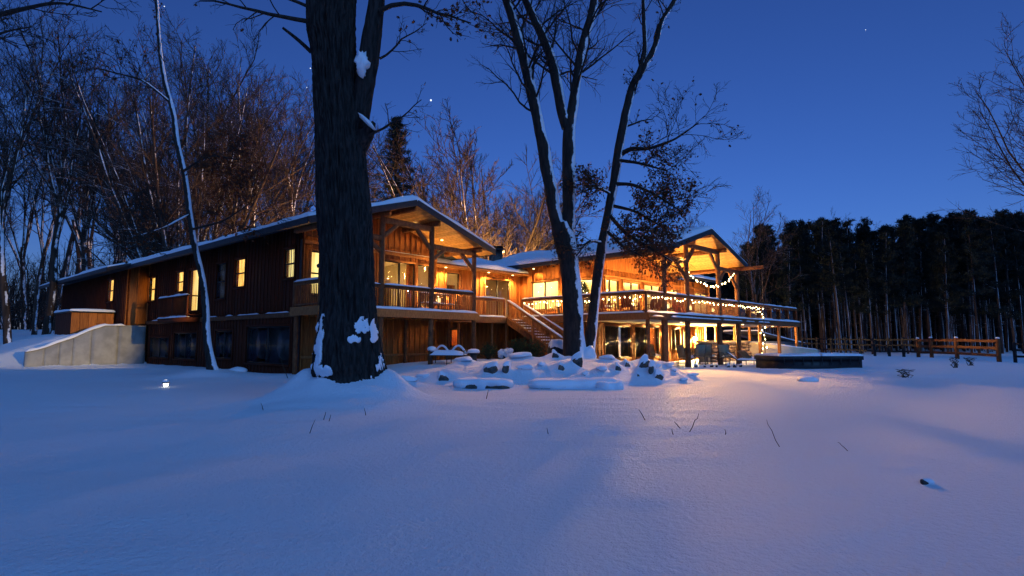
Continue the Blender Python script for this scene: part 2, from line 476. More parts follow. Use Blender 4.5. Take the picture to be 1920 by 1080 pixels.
# ------------------------------------------------------------------ snow lying on things
def snow_strip(a, b, w, h, seed=0, k=7):
    a = np.asarray(a, float); b = np.asarray(b, float); L = np.linalg.norm(b - a); n = max(4, int(L / .16))
    t = np.linspace(0, 1, n); d = (b - a) / L
    s = np.cross(d, [0, 0, 1]); s /= np.linalg.norm(s)
    ns = fbm(np.stack([t * L * 1.4, np.full(n, seed * 3.7), np.zeros(n)], -1), 3, seed)
    hh = h * (1 + .35 * ns) * np.sqrt(np.clip(np.minimum(t, 1 - t) * L / .12, 0.02, 1)); ww = w * (1 + .10 * vnoise(np.stack([t * L * 2, t * 0 + seed, t * 0], -1), 9))
    an = np.linspace(math.pi, 0, k)
    V = (a + d * (t * L)[:, None])[:, None, :] + (np.cos(an)[None, :, None] * (ww / 2)[:, None, None]) * s + (np.sin(an)[None, :, None] ** .7 * hh[:, None, None]) * np.array([0, 0, 1])
    i = (np.arange(n - 1)[:, None] * k + np.arange(k - 1)[None]).ravel()
    F = np.stack([i, i + 1, i + k + 1, i + k], -1)
    return V.reshape(-1, 3), F
def snow_poly(pts, w, h, seed=0, k=7):
    P = np.array(pts, float); seg = np.linalg.norm(np.diff(P, axis=0), axis=1); cum = np.concatenate([[0], np.cumsum(seg)])
    n = max(6, int(cum[-1] / .16)); s = np.linspace(0, cum[-1], n); Q = np.stack([np.interp(s, cum, P[:, j]) for j in range(3)], -1)
    T = np.gradient(Q, axis=0); T[:, 2] = 0; T /= np.linalg.norm(T, axis=1, keepdims=True); S = np.stack([T[:, 1], -T[:, 0], 0 * s], -1)
    hh = h * (1 + .35 * fbm(np.stack([s * 1.4, s * 0 + seed, s * 0], -1), 3, seed)) * np.sqrt(np.clip(np.minimum(s, cum[-1] - s) / .12, .02, 1))
    an = np.linspace(math.pi, 0, k)
    V = Q[:, None] + (np.cos(an)[None, :, None] * w / 2) * S[:, None] + (np.sin(an)[None, :, None] ** .7 * hh[:, None, None]) * np.array([0, 0, 1])
    i = (np.arange(n - 1)[:, None] * k + np.arange(k - 1)[None]).ravel()
    return V.reshape(-1, 3), np.stack([i, i + 1, i + k + 1, i + k], -1)
def snow_sheet(fn, u0, u1, v0, v1, T, ew=.3, st=.22, seed=0, jag=.0):
    """fn(u,v) -> xyz of the roof surface; snow lies over the rectangle"""
    nu = max(6, int((u1 - u0) / st)); nv = max(6, int((v1 - v0) / st))
    def ax(a, b, n):
        return np.concatenate([[a, a + .02, a + .08], np.linspace(a + .16, b - .16, n), [b - .08, b - .02, b]])
    U, Vv = np.meshgrid(ax(u0, u1, nu), ax(v0, v1, nv), indexing='ij')
    d = np.minimum(np.minimum(U - u0, u1 - U), np.minimum(Vv - v0, v1 - Vv))
    prof = np.sqrt(np.clip(1 - (1 - np.clip(d / ew, 0, 1)) ** 2, 0, 1))
    P3 = np.stack([U * .7, Vv * .7, U * 0 + seed], -1)
    th = T * prof * (1 + .38 * fbm(P3, 3, seed)) + .012
    P = fn(U, Vv)
    P = P + np.stack([U * 0, U * 0, th], -1)
    n2 = U.shape[1]
    i = (np.arange(U.shape[0] - 1)[:, None] * n2 + np.arange(n2 - 1)[None]).ravel()
    F = np.stack([i, i + n2, i + n2 + 1, i + 1], -1)
    return P.reshape(-1, 3), F

# ------------------------------------------------------------------ house building blocks
HOUSE = thing('house', (-4, 30, 0), 'long cedar sided house with two timber framed porch gables and snowy roofs', 'house')
def wall(face, s0, s1, z0, z1, openings, m, top=None, thick=.16, batten=.33, bm=None, parent=None):
    xs = sorted({s0, s1, *[v for o in openings for v in o[:2] if s0 < v < s1]})
    zs = sorted({z0, z1, *[v for o in openings for v in o[2:4] if z0 < v < z1]})
    parts = []
    for i in range(len(xs) - 1):
        run = None
        for j in range(len(zs)):
            solid = False
            if j < len(zs) - 1:
                cx, cz = (xs[i] + xs[i + 1]) / 2, (zs[j] + zs[j + 1]) / 2
                solid = not any(o[0] < cx < o[1] and o[2] < cz < o[3] for o in openings)
            if solid and run is None: run = zs[j]
            if not solid and run is not None:
                a, b, c, d = xs[i], xs[i + 1], run, zs[j]
                parts.append(box8([face.p(a, c), face.p(b, c), face.p(b, c, -thick), face.p(a, c, -thick), face.p(a, d), face.p(b, d), face.p(b, d, -thick), face.p(a, d, -thick)]))
                run = None
    if top:
        pts = [(s0, z1), (s1, z1)] + [(t, top(t)) for t in sorted([s0, s1, *top.knots], reverse=True) if top(t) > z1 + .01]
        n = len(pts)
        V = [face.p(t, z) for t, z in pts] + [face.p(t, z, -thick) for t, z in pts]
        F = [list(range(n)), list(range(n, 2 * n))[::-1]] + [[i, i + n, (i + 1) % n + n, (i + 1) % n] for i in range(n)]
        parts.append((V, F))
    w = link('wall', mesh_from('wall', parts, m), parent or HOUSE)
    if batten:
        n = max(1, round((s1 - s0) / batten)); e = .03
        for k in range(n + 1):
            t = s0 + .03 + (s1 - s0 - .06) * k / n
            zt = (top(t) if top else z1) - .01
            cuts = sorted([(o[2] - .10, o[3] + .10) for o in openings if o[0] - .12 < t < o[1] + .12])
            z = z0 + .01
            for c, d in cuts + [(zt, None)]:
                if c - z > .15:
                    piece('batten', bm or m, w, face.p(t, z, .012), face.p(t, c, .012), .045, .03, up=(*face.n, 0))
                if d: z = max(z, d)
    return w
class Gable:
    def __init__(s, peak, zp, pitch, knots): s.k, s.zp, s.pi, s.knots = peak, zp, pitch, knots
    def __call__(s, t): return s.zp - s.pi * abs(t - s.k)
def window(face, a, b, z0, z1, kind='room', layout='side', casing=True, wide=.09, cm=None, parent=None, label=None, name='window'):
    """casing + dark frame, panes and what hangs behind them"""
    parts = []
    if casing:
        c = wide
        for (p, q, w, h) in (((a - c / 2, z0 - c), (a - c / 2, z1 + c), c, .05), ((b + c / 2, z0 - c), (b + c / 2, z1 + c), c, .05)):
            parts.append(bar(face.p(p[0], p[1], .022), face.p(q[0], q[1], .022), .05, c, (*face.a, 0)))
        parts.append(bar(face.p(a, z1 + c / 2, .025), face.p(b, z1 + c / 2, .025), .055, c)); parts.append(bar(face.p(a, z0 - c / 2, .03), face.p(b, z0 - c / 2, .03), .07, c * .98))
    else:
        parts.append(bar(face.p(a, z0 - .03, .02), face.p(b, z0 - .03, .02), .05, .06))
    W = link(name, mesh_from(name, parts, cm or TRIM), parent or HOUSE)
    if label: W['label'] = label
    f = .045; d = -.05; fr = []
    for t in (a + f / 2, b - f / 2): fr.append(bar(face.p(t, z0, d), face.p(t, z1, d), .06, f, (*face.a, 0)))
    for z in (z0 + f / 2, z1 - f / 2): fr.append(bar(face.p(a + f, z, d), face.p(b - f, z, d), .06, f))
    panes = []
    if layout == 'side':
        m = (a + b) / 2; fr.append(bar(face.p(m, z0 + f, d), face.p(m, z1 - f, d), .075, .085, (*face.a, 0)))
        panes = [(a + f, m - .04, z0 + f, z1 - f), (m + .04, b - f, z0 + f, z1 - f)]
    elif layout == 'hung':
        m = (z0 + z1) / 2 - .02; fr.append(bar(face.p(a + f, m, d), face.p(b - f, m, d), .07, .06))
        panes = [(a + f, b - f, z0 + f, m - .03), (a + f, b - f, m + .03, z1 - f)]
    else:
        panes = [(a + f, b - f, z0 + f, z1 - f)]
    link('frame', mesh_from('frame', fr, FRAME), W)
    for (p, q, y0, y1) in panes:
        link('pane', mesh_from('pane', [box8([face.p(p, y0, d), face.p(q, y0, d), face.p(q, y0, d - .008), face.p(p, y0, d - .008), face.p(p, y1, d), face.p(q, y1, d), face.p(q, y1, d - .008), face.p(p, y1, d - .008)])], GLASS), W)
    if kind in ('curtain', 'blind', 'dimcurt'):
        cmats = {'curtain': CURTAIN, 'blind': BLINDLIT, 'dimcurt': DIMCURT}
        n = max(8, int((b - a) / .03)); t = np.linspace(a - .02, b + .02, n)
        amp = .03 if kind != 'blind' else .004
        V = []; F = []
        for k in range(n):
            dd = -.20 - amp * math.sin(k * 1.35) - amp * .6 * math.sin(k * .7 + a)
            V += [face.p(t[k], z0 - .02, dd), face.p(t[k], z1 + .02, dd)]
        F = [[2 * k, 2 * k + 2, 2 * k + 3, 2 * k + 1] for k in range(n - 1)]
        link('curtain' if kind != 'blind' else 'blind', mesh_from('curtain', [(V, F)], cmats[kind], True), W)
    if kind == 'dark':
        link('dark_sheet', mesh_from('dark_sheet', [box8([face.p(a - .1, z0 - .1, -.9), face.p(b + .1, z0 - .1, -.9), face.p(b + .1, z0 - .1, -.95), face.p(a - .1, z0 - .1, -.95), face.p(a - .1, z1 + .1, -.9), face.p(b + .1, z1 + .1, -.9), face.p(b + .1, z1 + .1, -.95), face.p(a - .1, z1 + .1, -.95)])], FRAME), W)  # dark sheet stands in for the unlit room behind the glass
    return W
def roof(w, rl, rr, rk, zk, pitch, l0, l1, soff=None, seed=0, T=.22, lsnow=None):
    """a gable roof: eaves at rl and rr, ridge rk at height zk (top surface)"""
    th = .17; parts = []
    zl, zr = zk - pitch * (rk - rl), zk - pitch * (rr - rk)
    for (ra, za, rb, zb) in ((rl, zl, rk, zk), (rk, zk, rr, zr)):
        parts.append(box8([w(ra, l0, za - th), w(rb, l0, zb - th), w(rb, l1, zb - th), w(ra, l1, za - th), w(ra, l0, za), w(rb, l0, zb), w(rb, l1, zb), w(ra, l1, za)]))
    Rf = link('roof', mesh_from('roof', parts, FASCIA), HOUSE)
    def fn(sgn):
        def f(U, V):
            z = zk - pitch * np.abs(U - rk) + .004
            O, R, L = (O1, R1, L1) if w is w1 else (O2, R2, L2)
            return np.stack([O[0] + R[0] * U + L[0] * V, O[1] + R[1] * U + L[1] * V, z], -1)
        return f
    v, f = snow_sheet(fn(0), rl - .02, rr + .02, (lsnow or l0) - .02, l1 + .02, T, .22, .25, seed)
    link('snow', mesh_from('snow', [(v, f)], SNOW, True), Rf)
    # fascia boards along the rakes and eaves, proud of the slab
    for (ra, za, rb, zb) in ((rl, zl, rk, zk), (rr, zr, rk, zk)):
        piece('fascia', FASCIA, Rf, w(ra, l0 - .022, za - .10), w(rb, l0 - .022, zb - .10), .04, .26)
    for (ra, za, sg) in ((rl, zl, -1), (rr, zr, 1)):
        piece('fascia', FASCIA, Rf, w(ra + sg * .022, l0, za - .10), w(ra + sg * .022, l1, za - .10), .04, .24)
    if soff:
        lb = soff
        for (ra, za, rb, zb) in ((rl, zl, rk, zk), (rk, zk, rr, zr)):
            L = abs(rb - ra); n = int(L / .15); sg = 1
            for k in range(n):
                c = ra + (rb - ra) * (k + .5) / n; zc = za + (zb - za) * (k + .5) / n - th - .014
                a, b = Vector(w(c, l0 + .02, zc)), Vector(w(c, lb, zc))
                t = (b - a); Lq = t.length; t.normalize()
                O, R, Ld = (O1, R1, L1) if w is w1 else (O2, R2, L2)
                s = Vector((R[0], R[1], (zb - za) / (rb - ra))).normalized(); u = s.cross(t)
                wd = L / n / math.cos(math.atan(pitch)) - .012
                M = Matrix(((t.x * Lq, s.x * wd, u.x * .02, (a.x + b.x) / 2), (t.y * Lq, s.y * wd, u.y * .02, (a.y + b.y) / 2), (t.z * Lq, s.z * wd, u.z * .02, (a.z + b.z) / 2), (0, 0, 0, 1)))
                link('plank', unit(SOFFIT), Rf, M)
    return Rf, zl, zr

# ------------------------------------------------------------------ LEFT WING
ZD = 2.45                      # main floor / deck level
GL0 = -2.05; GL1 = 5.25        # gable wall from r to r
GD = 2.2                       # the gable wall stands this far behind the deck front
PK1, ZK1, PT = 1.68, 7.20, .312
roof(w1, -3.38, 6.74, PK1, ZK1, PT, -.5, 36.0, soff=GD, seed=1)
facade = Face(w1(GL0, 20.7), w1(GL0, GD))            # long side, runs towards the camera's right
gab1 = Face(w1(GL0, GD), w1(GL1, GD))
side_s = lambda u, v: facade.hit(u, v)
wins = []
for (u0, u1, vt, vb, kind, lay) in ((535, 554, 466, 521, 'blind', 'hung'), (442, 461, 485, 538, 'curtain', 'hung'), (408, 425, 494, 560, 'dimcurt', 'hung'),
                                    (331, 346, 509, 547, 'curtain', 'hung'), (356, 375, 505, 583, 'blind', 'single'), (280, 293, 520, 564, 'curtain', 'hung')):
    wins.append((facade.rect(u0, u1, vt, vb), kind, lay))
low = []
for (u0, u1, vt, vb, lay) in ((282, 318, 633, 672, 'side'), (328, 370, 624, 688, 'side'), (405, 437, 620, 672, 'side'), (464, 545, 612, 689, 'side')):
    a, b, c, d = facade.rect(u0, u1, vt, vb); low.append(((a, b, max(c, .12), d), 'dark', lay))
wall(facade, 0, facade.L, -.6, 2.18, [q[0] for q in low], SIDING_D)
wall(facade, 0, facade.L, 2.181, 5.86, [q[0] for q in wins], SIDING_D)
piece('trim_board', BEAM, HOUSE, facade.p(0, 2.2, .05), facade.p(facade.L, 2.2, .05), .09, .2)
for q, kind, lay in wins: window(facade, *q, kind, lay, cm=SIDING_D)
for q, kind, lay in low: window(facade, *q, kind, lay, cm=SIDING_D)
for k, (a, b) in enumerate(((1.0, 3.1), (3.8, 5.2), (8.6, 10.4), (11.5, 12.2), (12.8, 14.9), (15.6, 17.6), (18.0, 18.6))):
    link('snow', mesh_from('snow', [snow_strip(facade.p(a, 2.30, .05), facade.p(b, 2.30, .05), .10, .06, k)], SNOW, True), HOUSE)
piece('downspout', FASCIA, HOUSE, facade.p(facade.L - .05, .1, .06), facade.p(facade.L - .05, 5.3, .06), .08, .08)
# dark basement lining so nothing shows through
# little balcony on the long side
ba, bb = facade.hit(326, 545)[0], facade.hit(381, 545)[0]
BAL = link('balcony', mesh_from('balcony', [box8([facade.p(ba, ZD - .35, .02), facade.p(bb, ZD - .35, .02), facade.p(bb, ZD - .35, .75), facade.p(ba, ZD - .35, .75), facade.p(ba, ZD - .12, .02), facade.p(bb, ZD - .12, .02), facade.p(bb, ZD - .12, .75), facade.p(ba, ZD - .12, .75)])], SIDING_D), HOUSE)
for t, d in ((ba + .05, .7), (bb - .05, .7), ((ba + bb) / 2, .7)):
    piece('post', SIDING_D, BAL, facade.p(t, ZD - .12, d), facade.p(t, ZD + .98, d), .09, .09)
for z, h in ((ZD + 1.0, .06), (ZD + .02, .06)):
    piece('rail', SIDING_D, BAL, facade.p(ba, z, .7), facade.p(bb, z, .7), .1, h)
    for t in (ba + .05, bb - .05): piece('rail', SIDING_D, BAL, facade.p(t, z, .02), facade.p(t, z, .65), .08, h)
n = int((bb - ba) / .12)
for k in range(1, n):
    t = ba + (bb - ba) * k / n
    piece('baluster', SIDING_D, BAL, facade.p(t, ZD + .05, .7), facade.p(t, ZD + .97, .7), .03, .03)
link('snow', mesh_from('snow', [snow_strip(facade.p(ba - .02, ZD + 1.03, .7), facade.p(bb + .02, ZD + 1.03, .7), .14, .09, 3)], SNOW, True), BAL)
link('snow', mesh_from('snow', [snow_strip(facade.p(ba - .05, ZD - .12, .68), facade.p(bb + .05, ZD - .12, .68), .22, .10, 4)], SNOW, True), BAL)
# far section that steps forward, with its own return wall
FR = -3.25; FL = 20.8
ret = Face(w1(FR, FL), w1(GL0, FL))
wall(ret, 0, ret.L, .5, 5.7, [], SIDING, batten=.55)
farf = Face(w1(FR, 37.2), w1(FR, FL))
fw = farf.rect(203, 215, 524, 565)
wall(farf, 0, farf.L, .5, 5.45, [fw], SIDING_D)
window(farf, *fw, 'curtain', 'hung', cm=SIDING_D)
fr_parts = [box8([w1(-4.55, 19.7, 5.20), w1(-2.0, 19.7, 5.99), w1(-2.0, 38.4, 5.99), w1(-4.55, 38.4, 5.20), w1(-4.55, 19.7, 5.36), w1(-2.0, 19.7, 6.15), w1(-2.0, 38.4, 6.15), w1(-4.55, 38.4, 5.36)])]
Rf2 = link('roof', mesh_from('roof', fr_parts, FASCIA), HOUSE)
def _ff(U, V): return np.stack([O1[0] + R1[0] * U + L1[0] * V, O1[1] + R1[1] * U + L1[1] * V, 5.37 + .31 * (U + 4.55)], -1)
link('snow', mesh_from('snow', [snow_sheet(_ff, -4.57, -1.9, 19.68, 38.4, .15, .2, .3, 4)], SNOW, True), Rf2)
piece('fascia', FASCIA, Rf2, w1(-4.575, 19.7, 5.26), w1(-4.575, 38.4, 5.26), .04, .22)
# gable front of the left wing
gable1 = Gable(PK1 - GL0, ZK1 - .2, PT, [PK1 - GL0])
g1 = [(gab1.rect(720, 743, 484, 572)[0], gab1.rect(746, 778, 484, 572)[1], ZD + .05, 4.86), (gab1.rect(783, 807, 490, 560)[0], gab1.rect(783, 807, 490, 560)[1], ZD + .35, 4.86), (.35, 1.05, ZD + .6, 4.86)]
g1lab = None
wall(gab1, 0, gab1.L, -.5, 2.12, [], SIDING)
wall(gab1, 0, gab1.L, 2.121, 5.45, g1, SIDING, top=gable1)
window(gab1, *g1[0], 'room', 'side', name='sliding_door')
window(gab1, *g1[1], 'room', 'single')
window(gab1, *g1[2], 'blind', 'hung')
piece('trim_board', TRIM, HOUSE, gab1.p(.02, 5.22, .05), gab1.p(gab1.L - .02, 5.22, .05), .07, .16)
link('snow', mesh_from('snow', [snow_strip(gab1.p(2.4, 5.30, .05), gab1.p(gab1.L - .2, 5.30, .05), .09, .035, 6)], SNOW, True), HOUSE)
piece('trim_board', TRIM, HOUSE, gab1.p(.02, .45, .04), gab1.p(gab1.L - .02, .45, .04), .06, .12)
side1 = Face(w1(GL1, GD), w1(GL1, 9.5))
wall(side1, 0, side1.L, -.5, 5.5, [], SIDING)
# room behind the gable windows
def room(w, r0, r1, l0, l1, z0, z1, name='room', P=None, skip=()):
    P = P or [(r0, l0), (r1, l0), (r1, l1), (r0, l1)]; n = len(P); skip = skip or (0,)
    V = [w(r, l, z0) for r, l in P] + [w(r, l, z1) for r, l in P]
    a = link(name, mesh_from(name, [(V, [[i, (i + 1) % n, (i + 1) % n + n, i + n] for i in range(n) if i not in skip] + [list(range(n, 2 * n))])], PLASTER), HOUSE)
    link('floor', mesh_from('floor', [([w(r, l, z0 - .005) for r, l in P], [list(range(n))])], FLOORW), a)
    return a
rm = room(w1, GL0 + .2, GL1 - .2, GD + .17, GD + 4.2, ZD, 5.15)
lamp('room_light', w1(1.2, GD + 2.2, 4.6), 300, .12, (1, .66, .25), rm)
# back walls and floors that close the house
for fc, zt_ in ((Face(w1(GL1, 9.5), w1(GL1, 37.2)), 5.5), (Face(w1(GL1, 37.2), w1(FR, 37.2)), 5.5), (Face(w2(9.0, 13.8), w2(-.8, 13.8)), 5.7), (Face(w2(.7, 15.9), w2(-9.4, 15.9)), 6.6)):
    wall(fc, 0, fc.L, -.8, zt_, [], SIDING, batten=0)
link('floor', mesh_from('floor', [box8([w1(GL0 + .2, GD + .2, 2.13), w1(GL1 - .2, GD + .2, 2.13), w1(GL1 - .2, 37, 2.13), w1(GL0 + .2, 37, 2.13), w1(GL0 + .2, GD + .2, 2.3), w1(GL1 - .2, GD + .2, 2.3), w1(GL1 - .2, 37, 2.3), w1(GL0 + .2, 37, 2.3)])], FLOORW), HOUSE)
# link section between the wings
LK = 10.15
linkf = Face(w2(-8.6, LK), w2(-.2, LK))
lw = linkf.rect(837, 861, 512, 545)
ld = (linkf.hit(910, 525)[0], linkf.hit(955, 525)[0], ZD + .02, 4.72)
ldn = (linkf.hit(837, 640)[0], linkf.hit(864, 640)[0], .75, 1.75)
wall(linkf, 0, linkf.L, -.5, 2.12, [ldn], SIDING)
wall(linkf, 0, linkf.L, 2.121, 5.45, [lw, ld], SIDING)
window(linkf, *lw, 'room', 'single')
window(linkf, *ld, 'room', 'side', name='sliding_door')
window(linkf, *ldn, 'dark', 'single')
rm = room(w2, -8.4, -.4, LK + .17, LK + 3.6, ZD, 5.15)
lamp('room_light', w2(-3.6, LK + 2.4, 4.3), 60, .12, (1, .66, .25), rm)
# its roof: a single slope rising to the back
ZE = 5.20
lkp = [box8([w2(-9.5, LK - .75, ZE - .17), w2(.9, LK - .75, ZE - .17), w2(.9, LK + 6, ZE + 1.55), w2(-9.5, LK + 6, ZE + 1.55), w2(-9.5, LK - .75, ZE), w2(.9, LK - .75, ZE), w2(.9, LK + 6, ZE + 1.72), w2(-9.5, LK + 6, ZE + 1.72)])]
Rf3 = link('roof', mesh_from('roof', lkp, FASCIA), HOUSE)
def _lf(U, V): return np.stack([O2[0] + R2[0] * U + L2[0] * V, O2[1] + R2[1] * U + L2[1] * V, ZE + .004 + (V - LK + .75) * (1.72 / 6.75)], -1)
link('snow', mesh_from('snow', [snow_sheet(_lf, -9.5, .9, LK - .78, LK + 6, .2, .25, .25, 7)], SNOW, True), Rf3)
piece('gutter', TRIM, Rf3, w2(-9.5, LK - .80, ZE - .10), w2(.85, LK - .80, ZE - .10), .1, .13)
piece('soffit', SOFFIT, Rf3, w2(-9.4, LK - .38, ZE - .1), w2(.8, LK - .38, ZE - .1), .72, .02)
# chimney with a dark cap behind the link roof
ch = link('chimney', mesh_from('chimney', [bar(w2(1.5, 14, 5.0), w2(1.5, 14, 7.25), .9, .9)], ROCK), HOUSE)
piece('cap', FASCIA, ch, w2(1.5, 14, 7.32), w2(1.5, 14, 7.40), 1.5, 1.2); piece('cap', FASCIA, ch, w2(1.5, 14, 7.55), w2(1.5, 14, 7.60), 1.2, 1.0)

# ------------------------------------------------------------------ RIGHT WING
PK2, ZK2 = 4.0, 7.22
roof(w2, -.95, 8.95, PK2, ZK2, PT, -.45, 14.0, soff=4.6, seed=2)
leftw = Face(w2(-.2, LK), w2(-.2, 6.6))
diag = Face(w2(-.2, 6.6), w2(.9, 4.6))
front = Face(w2(.9, 4.6), w2(14.4, 4.6))
q1 = leftw.rect(997, 1047, 527, 590); q1 = (q1[0], q1[1], ZD + .5, 4.62)
q2 = (.35, diag.L - .55, ZD + .3, 4.62)
fw_ = []
for (u0, u1) in ((1127, 1160), (1168, 1200), (1207, 1238), (1256, 1272), (1301, 1326)):
    fw_.append((front.hit(u0, 530)[0], front.hit(u1, 530)[0], ZD + .45, 4.62 if u0 < 1250 else 4.5))
wall(leftw, 0, leftw.L, 2.121, 5.73, [q1], SIDING)
wall(diag, 0, diag.L, 2.121, 5.95, [q2], SIDING)
gable2 = Gable(PK2 - .9, ZK2 - .2, PT, [PK2 - .9])
wall(front, 0, 9.2, 2.121, 5.2, [q for q in fw_ if q[1] < 9.2], SIDING, top=gable2)
wall(front, 9.201, 13.5, 2.121, 5.25, [q for q in fw_ if q[0] > 9.2], SIDING)
window(leftw, *q1, 'room', 'side'); window(diag, *q2, 'room', 'single')
for q in fw_: window(front, *q, 'room', 'side')
piece('trim_board', TRIM, HOUSE, front.p(0, 4.82, .045), front.p(13.4, 4.82, .045), .05, .10)
for t in (.05, 9.2, 13.4): piece('corner_board', TRIM, HOUSE, front.p(t, 2.15, .03), front.p(t, 5.15, .03), .05, .16, up=(*front.n, 0))
rm = room(w2, 0, 0, 0, 0, ZD, 5.12, P=[(1.0, 4.77), (14.2, 4.77), (14.2, 10.0), (-.02, 10.0), (-.02, 6.7)], skip=(0, 3, 4))
for (r, l, p) in ((1.6, 8.2, 900), (5.2, 7.2, 900), (9.0, 7.0, 650), (12.6, 6.8, 400)):
    lamp('room_light', w2(r, l, 4.5), p, .15, (1, .70, .27), rm)
# lean-to roof over the end section
lk2 = [box8([w2(8.96, 3.7, 5.27), w2(14.6, 3.7, 5.27), w2(14.6, 10, 6.6), w2(8.96, 10, 6.6), w2(8.96, 3.7, 5.42), w2(14.6, 3.7, 5.42), w2(14.6, 10, 6.75), w2(8.96, 10, 6.75)])]
Rf4 = link('roof', mesh_from('roof', lk2, FASCIA), HOUSE)
def _l4(U, V): return np.stack([O2[0] + R2[0] * U + L2[0] * V, O2[1] + R2[1] * U + L2[1] * V, 5.425 + (V - 3.7) * (1.33 / 6.3)], -1)
link('snow', mesh_from('snow', [snow_sheet(_l4, 8.96, 14.62, 3.68, 10, .16, .22, .3, 9)], SNOW, True), Rf4)
# lower level under the deck
lowf = Face(w2(-.2, 5.0), w2(14.4, 5.0))
lq = []
for (u0, u1, top, kind, lay, zb) in ((1134, 1182, 1.95, 'dark', 'side', .1), (1190, 1212, 1.95, 'dark', 'single', .1), (1215, 1234, 1.95, 'dark', 'single', .1), (1258, 1274, 1.9, 'dark', 'side', .5), (1281, 1291, 1.75, 'blind', 'single', .35)):
    lq.append(((lowf.hit(u0, 640)[0], lowf.hit(u1, 640)[0], zb, top), kind, lay))
wall(lowf, 0, lowf.L, -.6, 2.16, [q[0] for q in lq], SIDING)
for q, k, l in lq: window(lowf, *q, k, l, name='sliding_door' if q[2] < .2 else 'window', wide=.13)
lows = Face(w2(-.2, LK), w2(-.2, 5.0)); wall(lows, 0, lows.L, -.6, 2.12, [], SIDING)
lowe = Face(w2(14.4, 5.0), w2(14.4, 11.0)); wall(lowe, 0, lowe.L, -.6, 5.2, [], SIDING)
piece('drainpipe', CEIL, HOUSE, lowf.p(14.5, -.2, .1), lowf.p(14.5, 2.1, .1), .12, .12)

# ------------------------------------------------------------------ timber frames under the two gables
def timber(a, b, w=.2, h=.2, name='beam'):
    return piece(name, BEAM, HOUSE, a, b, w, h)
P1R = [-2.42, .34, 3.10, 5.87]
def soff1(r): return ZK1 - PT * abs(r - PK1) - .2
tops1 = [5.35, soff1(.34) - .16, soff1(3.1) - .16, 5.52]
for r, zt in zip(P1R, tops1):
    timber(w1(r, .12, ZD - .28), w1(r, .12, zt), .2, .2, 'post')
for (ra, rb, z) in ((-2.42, .34, 5.42), (3.10, 5.87, 5.42)): timber(w1(ra + .1, .12, z), w1(rb - .1, .12, z), .17, .22)
timber(w1(.44, .12, 6.22), w1(3.0, .12, 6.22), .17, .24)
for (ra, za, rb, zb) in ((.44, 4.75, -.45, 5.35), (.44, 5.55, 1.15, 6.15), (3.0, 5.3, 2.15, 6.15), (3.2, 4.85, 3.9, 5.35), (5.77, 4.6, 4.95, 5.35), (-2.32, 4.6, -1.5, 5.35)):
    timber(w1(ra, .12, za), w1(rb, .12, zb), .13, .16, 'brace')
for r in P1R + [PK1]:
    z = soff1(r) - .12
    timber(w1(r + (.0), -.35, z), w1(r, GD, z), .18, .22, 'purlin')
P2R = [-.35, 2.05, 5.95, 8.6]
def soff2(r): return ZK2 - PT * abs(r - PK2) - .2
tops2 = [5.28, soff2(2.05) - .16, soff2(5.95) - .16, 5.3]
for r, zt in zip(P2R, tops2):
    timber(w2(r, .12, ZD - .28), w2(r, .12, zt), .2, .2, 'post')
for (ra, rb, z) in ((-.35, 2.05, 5.28), (5.95, 8.6, 5.28)): timber(w2(ra + .1, .12, z), w2(rb - .1, .12, z), .17, .22)
timber(w2(2.15, .12, 6.2), w2(5.85, .12, 6.2), .17, .24)
for (ra, za, rb, zb) in ((-.25, 4.6, .4, 5.2), (1.95, 4.35, 1.0, 5.2), (2.15, 5.3, 2.95, 6.12), (5.85, 5.2, 4.9, 6.12), (6.05, 4.6, 6.8, 5.2), (8.5, 4.3, 7.5, 5.2)):
    timber(w2(ra, .12, za), w2(rb, .12, zb), .13, .17, 'brace')
for r, f in ((-.35, -.4), (2.05, -.4), (PK2, -.4), (5.95, -.4), (8.6, -1.5)):
    z = soff2(r) - .12
    timber(w2(r, f, z), w2(r, 4.6, z), .18, .22, 'purlin')
# recessed and wall lamps that light the porches
def puck(w, r, l, z, power):
    d = link('ceiling_lamp', mesh_from('ceiling_lamp', [revolve([(.06, 0), (.06, .03)], 12, w(r, l, z - .03))], PUCKGLOW), HOUSE)
    lamp('ceiling_light', w(r, l, z - .10), power, .06, WARM, d, 150)
for (r, l, p) in ((4.6, 1.1, 90), (-1.0, 1.1, 24), (2.9, 1.1, 30)): puck(w1, r, l, soff1(r) - .04, p)
for (r, l, p) in ((1.2, 2.2, 110), (6.6, 2.2, 110)): puck(w2, r, l, soff2(r) - .04, p)
for r in (-6.4, -3.2, -1.2): puck(w2, r, LK - .38, ZE - .13, 300)
puck(w2, -.6, 8.6, 5.42, 240); puck(w2, -.6, 5.4, 5.42, 260)

# added flood lights that brighten the snow in front of the gables
def flood(pos, aim, power, spot, lab):
    T = thing('added_flood', pos, lab, 'lamp', 'added flood lights')
    d = np.array(aim, float) - np.array(pos, float); d /= np.linalg.norm(d)
    link('housing', mesh_from('housing', [tubes(np.array([np.array(pos) - d * .16, np.array(pos) - d * .02]), np.array([.05, .08]), 10)], METAL), T)
    lamp('flood_light', np.array(pos) + d * .03, power, .10, (1.0, .48, .11), T, spot, aim)
flood(w2(2.05, -.1, 5.7), (6.6, 21.5, -.3), 4600, 66, 'added flood light on the tall left post of the bright gable')
flood(w2(7.6, 4.3, 4.95), (9.6, 23, -.3), 13000, 40, 'added flood light high on the porch wall of the bright gable')
flood(w1(5.87, -.02, 5.3), (-1.0, 18, -.2), 900, 70, 'added flood light on the outer post of the left gable')

